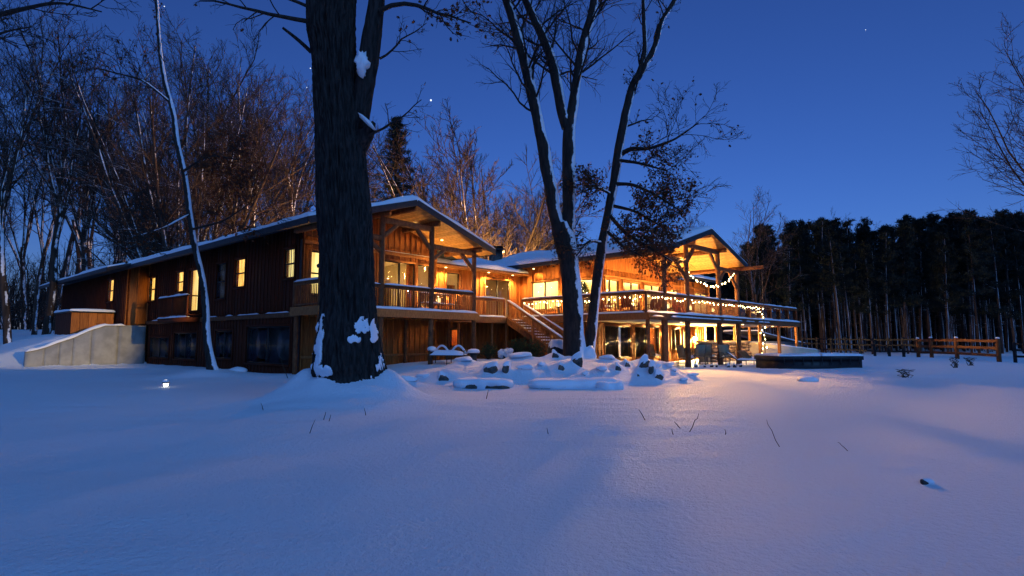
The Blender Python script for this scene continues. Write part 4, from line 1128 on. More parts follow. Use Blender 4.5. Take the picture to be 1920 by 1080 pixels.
# --- the great oak in front, shaped with real bark ridges
def oak():
    Y = 13.0
    prof = [(722, 582, 736), (712, 584, 731), (702, 587, 727), (690, 588, 724), (670, 590, 720), (650, 592, 716), (620, 597, 710), (590, 600, 706), (560, 602, 703), (520, 602, 701), (470, 600, 699), (400, 594, 696), (330, 594, 688), (262, 594, 682), (240, 593, 677), (180, 590, 671), (130, 588, 668), (100, 586, 667), (60, 577, 666), (0, 577, 667), (-80, 572, 668), (-250, 560, 662), (-500, 548, 640), (-800, 552, 620)]
    rows = []
    for v, a, b in prof[::1]:
        p, q = at(a, v, Y), at(b, v, Y); c = (p + q) / 2
        rows.append((c[0], c[1] + (0.1 if v > 700 else 0), c[2], (q[0] - p[0]) / 2))
    rows = np.array(rows)
    z = np.concatenate([np.linspace(rows[0, 2] - .35, rows[0, 2], 6)[:-1], np.linspace(rows[0, 2], at(640, -120, Y)[2], 300), np.linspace(at(640, -120, Y)[2], rows[-1, 2], 60)[1:]])
    cx = np.interp(z, rows[:, 2], rows[:, 0]); cr = np.interp(z, rows[:, 2], rows[:, 3]); cy = np.interp(z, rows[:, 2], rows[:, 1])
    cr = cr * .955
    for _ in range(6):
        cr[1:-1] = (cr[:-2] + 2 * cr[1:-1] + cr[2:]) / 4; cx[1:-1] = (cx[:-2] + 2 * cx[1:-1] + cx[2:]) / 4
    K = 260; an = np.arange(K) * 2 * math.pi / K
    Z, A = np.meshgrid(z, an, indexing='ij')
    p3 = np.stack([np.cos(A) * 7.5, np.sin(A) * 7.5, Z * 1.15], -1)
    wob = fbm(p3 * .6 + 9, 2, 4) * .55
    q3 = np.stack([np.cos(A) * 11 + wob, np.sin(A) * 11 + wob, Z * 1.5], -1)
    ridge = 1 - np.abs(fbm(q3, 3, 2)) * 1.7
    fine = fbm(np.stack([np.cos(A) * 30, np.sin(A) * 30, Z * 7], -1), 2, 7)
    root = np.maximum(0, np.cos(A * 5 + 1.0 + .6 * np.sin(A * 2))) * .10 * np.exp(-(Z - rows[0, 2]) / .3)
    big = .03 * fbm(np.stack([np.cos(A) * 1.2, np.sin(A) * 1.2, Z * .5], -1), 2, 6)
    rad = cr[:, None] * (1 + big) + .065 * (ridge - .4) + .008 * fine + root
    V = np.stack([cx[:, None] + rad * np.cos(A), cy[:, None] + rad * np.sin(A), Z], -1)
    n = len(z)
    i = np.arange(n - 1)[:, None] * K; j = np.arange(K)[None]; j2 = (j + 1) % K
    F = np.stack([i + j, i + j2, i + K + j2, i + K + j], -1).reshape(-1, 4)
    base = at(640, 712, Y)
    T = thing('oak_tree', (base[0], base[1], gz(base[0], base[1])), 'massive dark oak with furrowed trunk and snow packed at its base', 'tree')
    rng = np.random.default_rng(5)
    # right limb, knob, broken stub
    limb = resample([(*at(648, 300, Y + .1), .22), (*at(664, 245, Y + .05), .27), (*at(676, 205, Y + .0), .22), (*at(683, 165, Y - .05), .20), (*at(690, 125, Y - .1), .22), (*at(698, 60, Y - .1), .20), (*at(707, 0, Y - .1), .165), (*at(728, -200, Y - .3), .15), (*at(760, -480, Y - .6), .2)], 60)
    a2 = np.arange(40) * 2 * math.pi / 40
    lv, lf = tubes(limb[:, :3], limb[:, 3], 40)
    nv = lv - np.repeat(limb[:, :3], 40, 0); nl = nv / (np.linalg.norm(nv, axis=1, keepdims=True) + 1e-6)
    q = np.stack([nl[:, 0] * 6, nl[:, 1] * 6, lv[:, 2] * 1.6], -1); lv = lv + nl * (.035 * (1 - np.abs(fbm(q, 3, 2)) * 1.7))[:, None]
    knob = resample([(*at(668, 275, Y), .26), (*at(686, 252, Y - .1), .20), (*at(697, 238, Y - .18), .13), (*at(703, 230, Y - .2), .05)], 14)
    kv, kf = tubes(knob[:, :3], knob[:, 3], 20); kv = kv + .03 * np.stack([fbm(kv * 5, 2, 1), fbm(kv * 5, 2, 2), fbm(kv * 5, 2, 3)], -1)
    ends = resample([(*at(584, 98, Y), .05), (*at(560, 75, Y - .2), .045), (*at(530, 52, Y - .5), .03)], 8); ev, ef = tubes(ends[:, :3], ends[:, 3], 7)
    link('trunk', mesh_from('trunk', [(V.reshape(-1, 3), F), (lv, lf), (kv, kf), (ev, ef)], OAKBARK, True), T)
    # branches above and beside the frame
    st = np.array([at(577, 40, Y - .2), at(577, 12, Y - .2), at(712, 110, Y - .3), at(712, 20, Y - .3), at(716, -40, Y - .3), at(690, 255, Y - .2), at(716, -160, Y - .3), at(560, -120, Y), at(575, -260, Y), at(640, -420, Y), at(740, -350, Y - .5)])
    di = np.array([[-1, -.25, .05], [-1, -.2, .35], [1, -.2, .45], [1, -.3, .25], [1, .2, .5], [1, -.2, .45], [.9, -.6, .5], [-1, .4, .6], [-.7, -.7, .5], [-.3, .6, 1], [.7, .5, 1]], float)
    Lb = np.array([2.3, 2.0, 1.4, 2.6, 3.2, 1.6, 4, 4.5, 4.5, 5, 5])
    Rb = np.array([.055, .04, .03, .06, .08, .035, .1, .13, .12, .14, .14])
    P1, Ra = grow(st, di, Lb, Rb, 9, rng, .16, -.02, .25)
    parts = [tubes(P1, Ra, 6)]
    s, d, L, r = sprout(P1, Ra, Lb, 9, .2, .98, 45, .5, .5, rng, .0); P2, Rb2 = grow(s, d, L, np.maximum(r, .008), 6, rng, .2, -.01, .35); parts.append(tubes(P2, Rb2, 4))
    s, d, L2_, r = sprout(P2, Rb2, L, 6, .2, .98, 45, .5, .6, rng, .0); P3, Rc = grow(s, d, L2_, np.maximum(r, .0045), 4, rng, .2, 0, .5); parts.append(tubes(P3, Rc, 3))
    link('crown', mesh_from('crown', parts, TWIG), T)
    rightish = np.zeros(len(P1), bool); rightish[[3, 4, 6]] = True
    sel = np.repeat(np.repeat(rightish, 9), 6) & (rng.uniform(0, 1, len(P3)) < .75)
    pts = np.concatenate([P3[sel, -1], P3[sel, -2], P3[sel, 1]]); oth = P3[~sel][rng.uniform(0, 1, (~sel).sum()) < .07, -1]
    link('leaves', leaf_mesh('leaves', np.concatenate([pts, oth]), .15, rng, .06), T, kind='stuff')
    # snow packed in the fork, on the knob and plastered on the flared roots
    def plaster(u, v, w, h, seed, dY=.0, lift=.05):
        """a patch of snow lying on the trunk's own surface"""
        c = at(u, v, Y - .5); nu, nvv = 44, 60
        us = np.linspace(u - w / 2, u + w / 2, nu); vs = np.linspace(v - h / 2, v + h / 2, nvv)
        zz = np.array([at(u, q, Y - .5)[2] for q in vs]); xx = np.array([at(q, v, Y - .5)[0] for q in us])
        X, Zq = np.meshgrid(xx, zz, indexing='ij')
        cxx = np.interp(Zq, z, cx); crr = np.interp(Zq, z, cr) + .03; cyy = np.interp(Zq, z, cy)
        inside = np.clip(crr ** 2 - (X - cxx) ** 2, 0.0004, None); yy = cyy - np.sqrt(inside)
        e = np.sqrt(((X - c[0]) / (xx[-1] - xx[0]) * 2) ** 2 + ((Zq - c[2]) / (zz[0] - zz[-1]) * 2) ** 2)
        k = np.minimum(.62 * (1 - e ** 2) - .12 + .62 * fbm(np.stack([X * 9, yy * 9, Zq * 7 + seed], -1), 4, seed), 2.5 * (1 - e)) + .10
        k = np.where(crr ** 2 - (X - cxx) ** 2 > .02, k, 0) - .10
        th = .7 * lift * np.sqrt(np.clip(k, 0, 1)) - .03 * (k < .02)
        ii = (np.arange(nu - 1)[:, None] * nvv + np.arange(nvv - 1)[None]).ravel()
        Fq = np.stack([ii, ii + nvv, ii + nvv + 1, ii + 1], -1); kk = k.ravel(); Fq = Fq[(kk[Fq] > .0).sum(1) >= 2]
        return np.stack([X, yy - th, Zq + .3 * np.clip(th, 0, 1)], -1).reshape(-1, 3), Fq
    pl = [plaster(678, 610, 30, 34, 3, lift=.05), plaster(697, 618, 14, 50, 6, lift=.035), plaster(668, 636, 24, 18, 9), plaster(712, 672, 20, 74, 12, lift=.05), plaster(603, 616, 16, 66, 18, lift=.04), plaster(597, 664, 22, 84, 21, lift=.06), plaster(612, 696, 40, 26, 25, lift=.05)]
    v0, f0 = ico(2); rb = np.random.default_rng(12)
    for edge, n_, ys, rr_ in (((lambda q: 600 - (q - 575) * .10 - 6 * (q > 660)), 20, (590, 712), (.015, .05)), ((lambda q: 704 + (q - 590) * .20), 18, (600, 712), (.015, .04)), ((lambda q: 590 + (q - 600) * 0 + rb.uniform(0, 130)), 18, (706, 716), (.012, .03))):
        for _ in range(n_):
            v_ = rb.uniform(*ys) if rb.uniform() < .5 else ys[1] - abs(rb.normal(0, (ys[1] - ys[0]) * .3)); u_ = edge(v_) + rb.normal(0, 4)
            c_ = at(u_, v_, Y - .25); zc = c_[2]; rz_ = np.interp(zc, z, cr); x0 = np.interp(zc, z, cx); dx = np.clip((c_[0] - x0) / rz_, -.985, .985)
            c_[0] = x0 + dx * rz_ * 1.02; c_[1] = np.interp(zc, z, cy) - math.sqrt(1 - dx * dx) * rz_ * 1.02
            s_ = rb.uniform(*rr_); pl.append((v0 * np.array([s_, s_, s_ * rb.uniform(.8, 2.2)]) * (1 + .35 * fbm(v0 * 2.3 + rb.uniform(0, 9), 2, 1))[:, None] + c_, f0))
    v1, f1 = ico(3)
    fork = v1 * np.array([.15, .16, .30]) * (1 + .45 * fbm(v1 * 3.1, 4, 3))[:, None] + at(679, 118, Y - .34)
    kn = v1 * np.array([.2, .16, .07]); kn[:, 2] += -kn[:, 0] * .9; kn = kn * (1 + .15 * fbm(v1 * 3, 2, 5))[:, None] + at(688, 228, Y - .32)
    k3 = v1 * np.array([.09, .08, .2]) + at(692, 352, Y - .3)
    link('snow', mesh_from('snow', pl, SNOW, True), T, kind='stuff'); link('fork_snow', mesh_from('fork_snow', [(fork, f1)], SNOW, True), T); link('knob_snow', mesh_from('knob_snow', [(kn, f1)], SNOW, True), T)
oak()

# --- forked tree in front of the deck, its slim neighbour, and the sapling by the long side
def stem_tree(name, label, stems, bark_m, seed, side, leaf_pts=None, twig_len=2.2, base=None, snow_side=True, dens=10, leafn=0, leaf_z=None):
    T = thing(name, base, label, 'tree')
    rng = np.random.default_rng(seed); parts = []; tw = []; lv = []
    for st, n, *sd in stems:
        side_ = sd[0] if sd else side
        q = resample(st, n); v, f = tubes(q[:, :3], q[:, 3], 14)
        nl = v - np.repeat(q[:, :3], 14, 0); v = v + nl * (.10 * fbm(v * np.array([5, 5, 1.2]), 3, seed))[:, None]
        parts.append((v, f))
        if side_ > .9: continue
        q2 = resample(st, 13); P = q2[None, :, :3]; Rr = q2[None, :, 3]; L = np.array([min(twig_len, .75 * np.linalg.norm(np.diff(q2[:, :3], axis=0), axis=1).sum())])
        s, d, L1_, r = sprout(P, Rr, L, dens, side_, .99, 55, 1.0, .28, rng, .15, .1)
        P1, Ra = grow(s, d, L1_, np.clip(r, .016, .055), 8, rng, .15, .03, .25); tw.append(tubes(P1, Ra, 5))
        s, d, L2_, r = sprout(P1, Ra, L1_, 9, .15, .98, 42, .5, .5, rng, .06); P2, Rb = grow(s, d, L2_, np.maximum(r, .010), 5, rng, .17, .02, .4); tw.append(tubes(P2, Rb, 4))
        s, d, L3_, r = sprout(P2, Rb, L2_, 6, .15, .98, 40, .55, .6, rng, .05); P3, Rc = grow(s, d, L3_, np.maximum(r, .0065), 4, rng, .18, .02, .6); tw.append(tubes(P3, Rc, 3))
        lv.append(P3)
    link('trunk', mesh_from('trunk', parts, bark_m, True), T)
    link('crown', mesh_from('crown', tw, TWIG), T)
    if leafn:
        P3 = np.concatenate(lv); pts = P3[:, 1:].reshape(-1, 3)
        w = leaf_z(pts); keep = pts[rng.uniform(0, 1, len(pts)) < w]
        rng.shuffle(keep); cell = np.floor(keep / .34).astype(int); _, ix, cn = np.unique(cell, axis=0, return_inverse=True, return_counts=True); ix = ix.ravel()
        order = np.argsort(ix, kind='stable'); rank = np.empty(len(ix), int); st_ = np.concatenate([[0], np.cumsum(cn)[:-1]]); rank[order] = np.arange(len(ix)) - st_[ix[order]]
        keep = np.repeat(keep[rank < 4], 2, 0)[:leafn]
        link('leaves', leaf_mesh('leaves', keep, .17, rng, .11), T, kind='stuff')
    return T, rng
Ym = 23.0
k = Ym / FPX
mainstem = [(*at(1083, 690, Ym), 27 * k), (*at(1079, 672, Ym), 22 * k), (*at(1076, 640, Ym), 19.5 * k), (*at(1073, 560, Ym), 18.5 * k), (*at(1066, 480, Ym), 18.5 * k), (*at(1056, 440, Ym), 21 * k), (*at(1050, 420, Ym), 17 * k)]
lstem = [(*at(1052, 440, Ym), 14 * k), (*at(1042, 410, Ym), 12 * k), (*at(1030, 340, Ym), 12 * k), (*at(1012, 240, Ym), 11 * k), (*at(992, 150, Ym), 10.5 * k), (*at(968, 60, Ym), 9 * k), (*at(950, 0, Ym), 8.5 * k), (*at(915, -140, Ym), 7 * k), (*at(880, -330, Ym), 4 * k)]
rstem = [(*at(1062, 445, Ym), 14 * k), (*at(1067, 400, Ym), 12.5 * k), (*at(1067, 320, Ym), 12.5 * k), (*at(1066, 240, Ym), 12 * k), (*at(1076, 190, Ym), 9.5 * k), (*at(1088, 100, Ym), 8.5 * k), (*at(1112, 20, Ym), 8.5 * k), (*at(1124, -80, Ym), 7 * k), (*at(1140, -330, Ym), 4 * k)]
mstem = [(*at(1062, 240, Ym), 10 * k), (*at(1052, 205, Ym), 10 * k), (*at(1038, 120, Ym), 9.5 * k), (*at(1018, 70, Ym), 8.5 * k), (*at(985, 0, Ym), 7.5 * k), (*at(950, -120, Ym), 6 * k), (*at(930, -300, Ym), 3 * k)]
b = at(1079, 672, Ym)
T, _r = stem_tree('forked_tree', 'tall dark tree forking into snow streaked stems before the stairs', [(mainstem, 30, .97), (lstem, 60, .25), (rstem, 60, .3), (mstem, 50, .15)], MIDBARK, 11, .12, base=b, dens=36, twig_len=3.2)
v1, f1 = ico(3)
for sz_, uv_ in (((.16, .14, .30), (1056, 424)), ((.12, .1, .2), (1062, 222)), ((.34, .3, .42), (1101, 668))):
    link('snow', mesh_from('snow', [(v1 * np.array(sz_) * (1 + .25 * fbm(v1 * 2, 3, 2))[:, None] + at(*uv_, Ym - .11), f1)], SNOW, True), T)
Yn = 23.3; k = Yn / FPX
nst_ = [(*at(1101, 675, Yn), 15 * k), (*at(1106, 650, Yn), 11 * k), (*at(1112, 590, Yn), 9.5 * k), (*at(1120, 520, Yn), 9 * k), (*at(1127, 470, Yn), 9 * k), (*at(1141, 395, Yn), 8.5 * k), (*at(1152, 340, Yn), 8 * k), (*at(1160, 280, Yn), 9 * k), (*at(1172, 215, Yn), 8 * k), (*at(1188, 155, Yn), 8.5 * k), (*at(1205, 130, Yn), 7 * k), (*at(1228, 90, Yn), 5.5 * k), (*at(1240, 40, Yn), 5 * k), (*at(1266, 0, Yn), 4.5 * k), (*at(1300, -90, Yn), 3 * k)]
nst2 = [(*at(1192, 155, Yn), 6.5 * k), (*at(1211, 100, Yn), 5 * k), (*at(1207, 40, Yn), 4 * k), (*at(1205, -60, Yn), 3 * k), (*at(1195, -180, Yn), 2 * k)]
nst3 = [(*at(1164, 290, Yn), 5 * k), (*at(1180, 278, Yn - .3), 4.2 * k), (*at(1215, 280, Yn - .5), 3.2 * k), (*at(1265, 262, Yn - .8), 2 * k), (*at(1310, 230, Yn - 1), 1 * k)]
nst4 = [(*at(1140, 400, Yn), 4 * k), (*at(1175, 440, Yn - .6), 3.5 * k), (*at(1215, 462, Yn - 1.0), 2.5 * k), (*at(1260, 490, Yn - 1.3), 1.2 * k)]
nst5 = [(*at(1150, 345, Yn), 4 * k), (*at(1185, 345, Yn - .5), 3.2 * k), (*at(1230, 365, Yn - .9), 2.2 * k), (*at(1275, 395, Yn - 1.1), 1.1 * k)]
nst7 = [(*at(1156, 300, Yn), 3.5 * k), (*at(1195, 305, Yn - .6), 2.6 * k), (*at(1250, 320, Yn - 1), 1.2 * k)]
nst8 = [(*at(1145, 385, Yn), 3.5 * k), (*at(1190, 395, Yn - .3), 2.6 * k), (*at(1250, 430, Yn - .7), 1.2 * k)]
nst9 = [(*at(1148, 365, Yn), 3.5 * k), (*at(1120, 350, Yn - .5), 2.6 * k), (*at(1090, 360, Yn - .9), 1.2 * k)]
nst10 = [(*at(1135, 430, Yn), 3.5 * k), (*at(1170, 465, Yn - .8), 2.6 * k), (*at(1205, 480, Yn - 1.2), 1.2 * k)]
nst6 = [(*at(1130, 455, Yn), 3.5 * k), (*at(1105, 450, Yn - .6), 2.5 * k), (*at(1080, 480, Yn - .8), 1.2 * k)]
def lz(p):
    u = np.array([proj(q) for q in p]); x, y = u[:, 0], u[:, 1]
    g = np.exp(-(((x - 1170) / 108) ** 2 + ((y - 385) / 118) ** 2) ** 2.2)
    return np.clip(g * 1.1, 0, 1) + .02
stem_tree('leafy_oak', 'slender leaning tree still holding brown leaves in front of the lit gable', [(nst_, 80, .5), (nst2, 24), (nst3, 20), (nst4, 18), (nst5, 18), (nst6, 12), (nst7, 14), (nst8, 14), (nst9, 14), (nst10, 14)], MIDBARK, 23, .25, base=at(1104, 668, Yn), dens=9, twig_len=2.3, leafn=9000, leaf_z=lambda p: lz(p))
Ys = 22.0; k = .80 * Ys / FPX
sap = [(*at(399, 697, Ys), 14 * k), (*at(396, 685, Ys), 10 * k), (*at(388, 640, Ys), 8.5 * k), (*at(386, 580, Ys), 7.5 * k), (*at(380, 520, Ys), 7 * k), (*at(366, 470, Ys), 7 * k), (*at(358, 420, Ys), 6.5 * k), (*at(347, 330, Ys), 6.5 * k), (*at(333, 275, Ys), 6 * k), (*at(325, 210, Ys), 6 * k), (*at(310, 160, Ys), 5.5 * k), (*at(300, 100, Ys), 4.5 * k), (*at(296, 40, Ys), 4 * k), (*at(290, -80, Ys), 3 * k), (*at(270, -250, Ys), 1.5 * k)]
sb1 = [(*at(345, 320, Ys), 3 * k), (*at(390, 290, Ys - 1), 2.4 * k), (*at(450, 300, Ys - 1.5), 1.2 * k)]
sb2 = [(*at(360, 430, Ys), 3 * k), (*at(420, 415, Ys - 1), 2.2 * k), (*at(470, 380, Ys - 1.5), 1.2 * k)]
sb3 = [(*at(356, 400, Ys), 3 * k), (*at(310, 425, Ys - 1), 2.2 * k), (*at(265, 440, Ys - 1.5), 1.2 * k)]
sb4 = [(*at(318, 190, Ys), 3 * k), (*at(270, 150, Ys - 1), 2.2 * k), (*at(190, 130, Ys - 1.5), 1.2 * k)]
def lz2(p):
    u = np.array([proj(q) for q in p]); x, y = u[:, 0], u[:, 1]
    return .75 * np.exp(-(((x - 400) / 90) ** 2 + ((y - 350) / 90) ** 2)) + .35 * np.exp(-(((x - 290) / 50) ** 2 + ((y - 440) / 30) ** 2)) + .05
stem_tree('slim_tree', 'slim curving tree with a snow plastered side in front of the dark facade', [(sap, 90), (sb1, 14), (sb2, 14), (sb3, 14), (sb4, 14)], SLIMBARK, 31, .35, base=at(397, 686, Ys), dens=9, twig_len=1.9, leafn=1500, leaf_z=lambda p: lz2(p))

Ye = 14.0; k = Ye / FPX
et = [(*at(-260, 720, Ye), 34 * k), (*at(-255, 600, Ye), 26 * k), (*at(-250, 300, Ye), 22 * k), (*at(-235, 0, Ye), 18 * k), (*at(-220, -300, Ye), 10 * k)]
eb1 = [(*at(-250, 120, Ye), 8 * k), (*at(-120, 60, Ye - .6), 6 * k), (*at(20, 22, Ye - 1), 4 * k), (*at(110, 2, Ye - 1.2), 2.4 * k), (*at(190, 22, Ye - 1.4), 1.2 * k)]
eb2 = [(*at(-240, 40, Ye), 8 * k), (*at(-100, -30, Ye - 1), 6 * k), (*at(60, -40, Ye - 1.6), 4 * k), (*at(170, -20, Ye - 2), 2 * k)]
eb3 = [(*at(-250, 220, Ye), 6 * k), (*at(-120, 130, Ye + 1), 4.5 * k), (*at(0, 60, Ye + 1.6), 2.6 * k), (*at(60, 50, Ye + 2), 1.2 * k)]
stem_tree('edge_tree', 'bare tree past the left picture edge reaching twigs into the top corner', [(et, 20, .97), (eb1, 26, .3), (eb2, 26, .3), (eb3, 20, .3)], TWIG, 41, .3, base=(at(-260, 720, Ye)[0], Ye, gz(at(-260, 720, Ye)[0], Ye)), dens=8, twig_len=1.3)

# --- woods: bare trees left and behind, each one its own
PROT = [wood_tree(101, 17, .20, 4, .34, .3, 1.1), wood_tree(102, 18, .22, 5, .34, .25, 1.0), wood_tree(103, 16, .17, 4, .30, .35, 1.1), wood_tree(104, 16.5, .2, 5, .42, .25, 1.0), wood_tree(105, 19, .17, 3, .18, .5, 1.0)]
FAN = wood_tree(110, 15, .15, 30, .80, dens=1.1, fan=True, tk=1.5)
FAN2 = wood_tree(111, 19, .2, 16, .5, dens=1.3, fan=True)
rng = np.random.default_rng(77)
def put(u, Y, meshes, label, s=1.0, group='bare trees of the wood', name='bare_tree'):
    x = (u - 960) / FPX * Y
    return plant(name, meshes, x, Y, label, 'tree', group, rng.uniform(0, 6.28), s)
put(905, 50, FAN, 'wide fan shaped bare tree lit warm behind the middle roof', 1.42, name='fan_tree')
put(1000, 58, FAN2, 'bushy bare tree behind the snowy roof beside the forked trunk', .82, name='fan_tree')
put(350, 40, FAN2, 'tall rounded bare tree rising above the long roof at left', 1.3, name='fan_tree')
put(563, 48, PROT[4], 'tall narrow bare tree just left of the massive trunk', 1.22)
put(88, 40, PROT[0], 'pale forked trunk at the far end of the long house', 1.3)
put(165, 44, PROT[3], 'bare tree whose snowy limbs spread over the roof end', 1.35)
put(20, 38, PROT[2], 'bare tree with whitened trunk at the left picture edge', 1.4)
put(1300, 62, PROT[3], 'small bare tree above the peak of the bright gable', .92)
put(1425, 56, PROT[1], 'dark bare tree where the pine wood begins', .84)
put(1998, 44, PROT[1], 'large bare tree leaning in from the right picture edge', 1.45)
put(2040, 40, PROT[3], 'bare tree just past the right picture edge', 1.4)
lab = 'one of the bare snowy trees crowding the wood behind the long roof'
for i in range(46):
    u = rng.uniform(-160, 720); Y = rng.uniform(44, 84)
    if u > 500: Y = rng.uniform(60, 90)
    top = 130 + .45 * max(0, u - 350) + rng.uniform(-60, 160)
    need = (637 - top) / FPX * Y
    put(u, Y, PROT[i % 5], lab, need / (17.5), 'bare trees crowding the left wood', 'woodland_tree')
lab = 'one of the low bare trees filling the gap behind the middle roofs'
for i in range(10):
    put(rng.uniform(760, 1300), rng.uniform(66, 90), PROT[i % 5], lab, rng.uniform(.6, .8), 'low bare trees behind the middle roofs', 'woodland_tree')
for (u, Y, s) in ((1540, 92, 1.2), (1575, 95, 1.22), (1630, 96, 1.15)):
    put(u, Y, PROT[3], 'bare treetop poking up behind the dark pine wood', s, 'bare tops behind the pines', 'woodland_tree')
plant('spruce_tree', spruce(7, 20.5), (737 - 960) / FPX * 50, 50, 'dark spruce standing behind the gable right of the massive trunk', 'tree')
PINES = [pine(201, 17, .17, .42), pine(202, 18.5, .19, .5), pine(203, 16, .15, .3), pine(204, 19, .2, .6), pine(205, 15, .14, .38)]
PINE_H = [17, 18.5, 16, 19, 15]
lab = 'tall straight pine in the dark wood beyond the fence'
for row, (Y0, n) in enumerate(((60, 30), (68, 38), (77, 44), (87, 50))):
    for i in range(n):
        u = 1405 + 640 * (i + rng.uniform(-.45, .45)) / n; Y = Y0 + rng.uniform(-3.5, 3.5)
        x = (u - 960) / FPX * Y
        top = 424 - .055 * (u - 1440) + rng.uniform(-18, 40); q = int(rng.integers(5))
        s = ((637 - top) / FPX * Y + 1.2) / PINE_H[q]
        plant('pine_tree', PINES[q], x, Y, lab, 'tree', 'pines of the dark wood', rng.uniform(0, 6.28), s)
# far brush that reads as one mass: thicket behind the pines and at the foot of the left wood
def thicket(name, n, fn, h, label, seed, m, rad=1.0):
    r = np.random.default_rng(seed); xy = fn(r, n)
    z = ground_h(xy[:, 0], xy[:, 1]) - .2
    st = np.column_stack([xy, z]); d = np.column_stack([r.normal(0, .22, (n, 2)), np.ones(n)])
    L = r.uniform(.35, 1, n) * h
    P, Rr = grow(st, d, L, r.uniform(.02, .06, n) * rad, 5, r, .08, .03, .3); parts = [tubes(P, Rr, 3)]
    s, d, L2_, rr = sprout(P, Rr, L, 7, .2, .98, 48, .4, .6, r, .1); P2, R2_ = grow(s, d, L2_, np.maximum(rr, .012), 4, r, .15, .03, .4); parts.append(tubes(P2, R2_, 3))
    s, d, L3_, rr = sprout(P2, R2_, L2_, 4, .2, .98, 45, .55, .7, r, .05); P3, R3_ = grow(s, d, L3_, np.maximum(rr, .009), 3, r, .15, .03, .5); parts.append(tubes(P3, R3_, 3))
    link(name, mesh_from(name, parts, m), kind='stuff', label=label, category='thicket')
thicket('thicket', 700, lambda r, n: np.stack([r.uniform(-80, -8, n), r.uniform(50, 88, n)], -1), 9, 'dense bare brush at the foot of the left wood', 5, WOODTWIG)
def conifer_mass():
    r = np.random.default_rng(9); n = 900
    x = r.uniform(34, 105, n); y = r.uniform(92, 110, n); z0 = ground_h(x, y)
    M = 120; cx = np.repeat(x, M) + r.normal(0, .9, n * M); cy = np.repeat(y, M) + r.normal(0, .9, n * M); cz = np.repeat(z0, M) + np.repeat(r.uniform(7, 15.5, n), M) * r.uniform(0, 1, n * M) ** .8
    c = np.stack([cx, cy, cz], -1); d = r.normal(0, 1, c.shape); d /= np.linalg.norm(d, axis=1, keepdims=True); s = np.cross(d, r.normal(0, 1, c.shape)); s /= np.linalg.norm(s, axis=1, keepdims=True)
    V = np.stack([c - s * .28, c + s * .28, c + d * .95], 1).reshape(-1, 3)
    link('far_wood', mesh_from('far_wood', [(V, np.arange(len(V)).reshape(-1, 3))], NEEDLE), kind='stuff', label='black mass of the wood behind the pine trunks', category='wood')
conifer_mass()
thicket('far_brush', 900, lambda r, n: np.stack([r.uniform(-125, -22, n), r.uniform(78, 108, n)], -1), 15, 'dark mass of far stems behind the left wood', 8, TWIG, 3.0)
thicket('undergrowth', 330, lambda r, n: np.stack([r.uniform(24, 100, n), r.uniform(66, 92, n)], -1), 5, 'dark bare undergrowth between the pine trunks', 6, TWIG)

# ------------------------------------------------------------------ smaller things
v3, f3 = ico(3); v2, f2 = ico(2)
ROCKME = []
for s in range(4):
    r = np.random.default_rng(300 + s)
    v = v3 * (1 + .22 * fbm(v3 * 1.6 + s * 7, 3, s))[:, None]
    for _ in range(14):
        n = r.normal(0, 1, 3); n /= np.linalg.norm(n); d = r.uniform(.45, .78); t = v @ n; v = v - np.clip(t - d, 0, None)[:, None] * n
    nn = v / np.linalg.norm(v, axis=1, keepdims=True); nz = fbm(v3 * 1.7 + s * 5, 3, s + 20)
    caps = []
    for w in (sstep(-.02, .30, v @ np.array([0, .62, .78]) + .30 * nz), sstep(-.75, -.45, v[:, 2] + .9 * nz - .25 * v[:, 1] * -1)):
        cap = v + nn * (-.07 + .17 * w)[:, None] + np.array([0, 0, 1]) * (.16 * w * np.clip(v[:, 2] + .5, 0, 1))[:, None]
        caps.append(mesh_from('snow', [(cap, f3)], SNOW, True))
    ROCKME.append((mesh_from('stone', [(v, f3)], ROCK), *caps))
def rock(u, v, w, h, label, group, i, Y=None, name='boulder', dep=None, rz=None, sink=.35, buried=False):
    """a stone w pixels wide and h high at the picture point, at its real distance"""
    p = at(u, v, Y); s = w / 2 / FPX * Y; hz = h / FPX * Y
    z = gz(p[0], p[1])
    T = thing(name, (p[0], p[1], z), label, 'rock', group)
    M = Matrix.Rotation(rz if rz is not None else i * 1.7, 4, 'Z')
    S = Matrix.Diagonal((s, dep or s * .9, hz * .72, 1))
    st, sn, sn2 = ROCKME[i % 4]; sn = sn2 if buried else sn
    if not buried: rz = .3 * math.sin(i * 2.1)
    if rz is not None: M = Matrix.Rotation(rz, 4, 'Z') @ S
    else: M = S @ M
    M = Matrix.Translation((0, 0, hz * (.35 - sink * .6))) @ M
    local('stone', st, T, M); local('snow', sn, T, M)
ROCK_LIST = [(767, 704, 46, 22, 17.6), (830, 690, 60, 24, 19), (916, 696, 42, 26, 18.6), (949, 700, 26, 18, 18.4), (1016, 692, 22, 16, 19), (1052, 698, 40, 20, 18.8), (1079, 692, 30, 30, 19), (1097, 704, 16, 14, 18.2), (1143, 680, 40, 16, 21.5), (1158, 697, 34, 20, 19.2), (1205, 696, 26, 34, 19.2), (1222, 704, 20, 22, 18.9), (1235, 708, 22, 16, 18.7), (1196, 706, 14, 12, 18.8), (1230, 690, 26, 18, 20), (1262, 696, 22, 14, 20.2), (1282, 708, 20, 14, 19.2), (1210, 678, 46, 18, 22), (1250, 684, 40, 18, 21.5), (870, 680, 50, 18, 21.5), (975, 678, 60, 18, 22), (1040, 676, 40, 20, 22), (790, 694, 40, 18, 19.2), (985, 700, 36, 20, 18.4), (1128, 700, 30, 18, 18.6), (1175, 690, 30, 20, 20), (735, 700, 34, 16, 17.5), (1298, 698, 26, 12, 20.5)]
SLABS = [(905, 712, 110, 22, 17.1), (1080, 712, 172, 26, 16.9), (1142, 719, 46, 20, 16.6)]
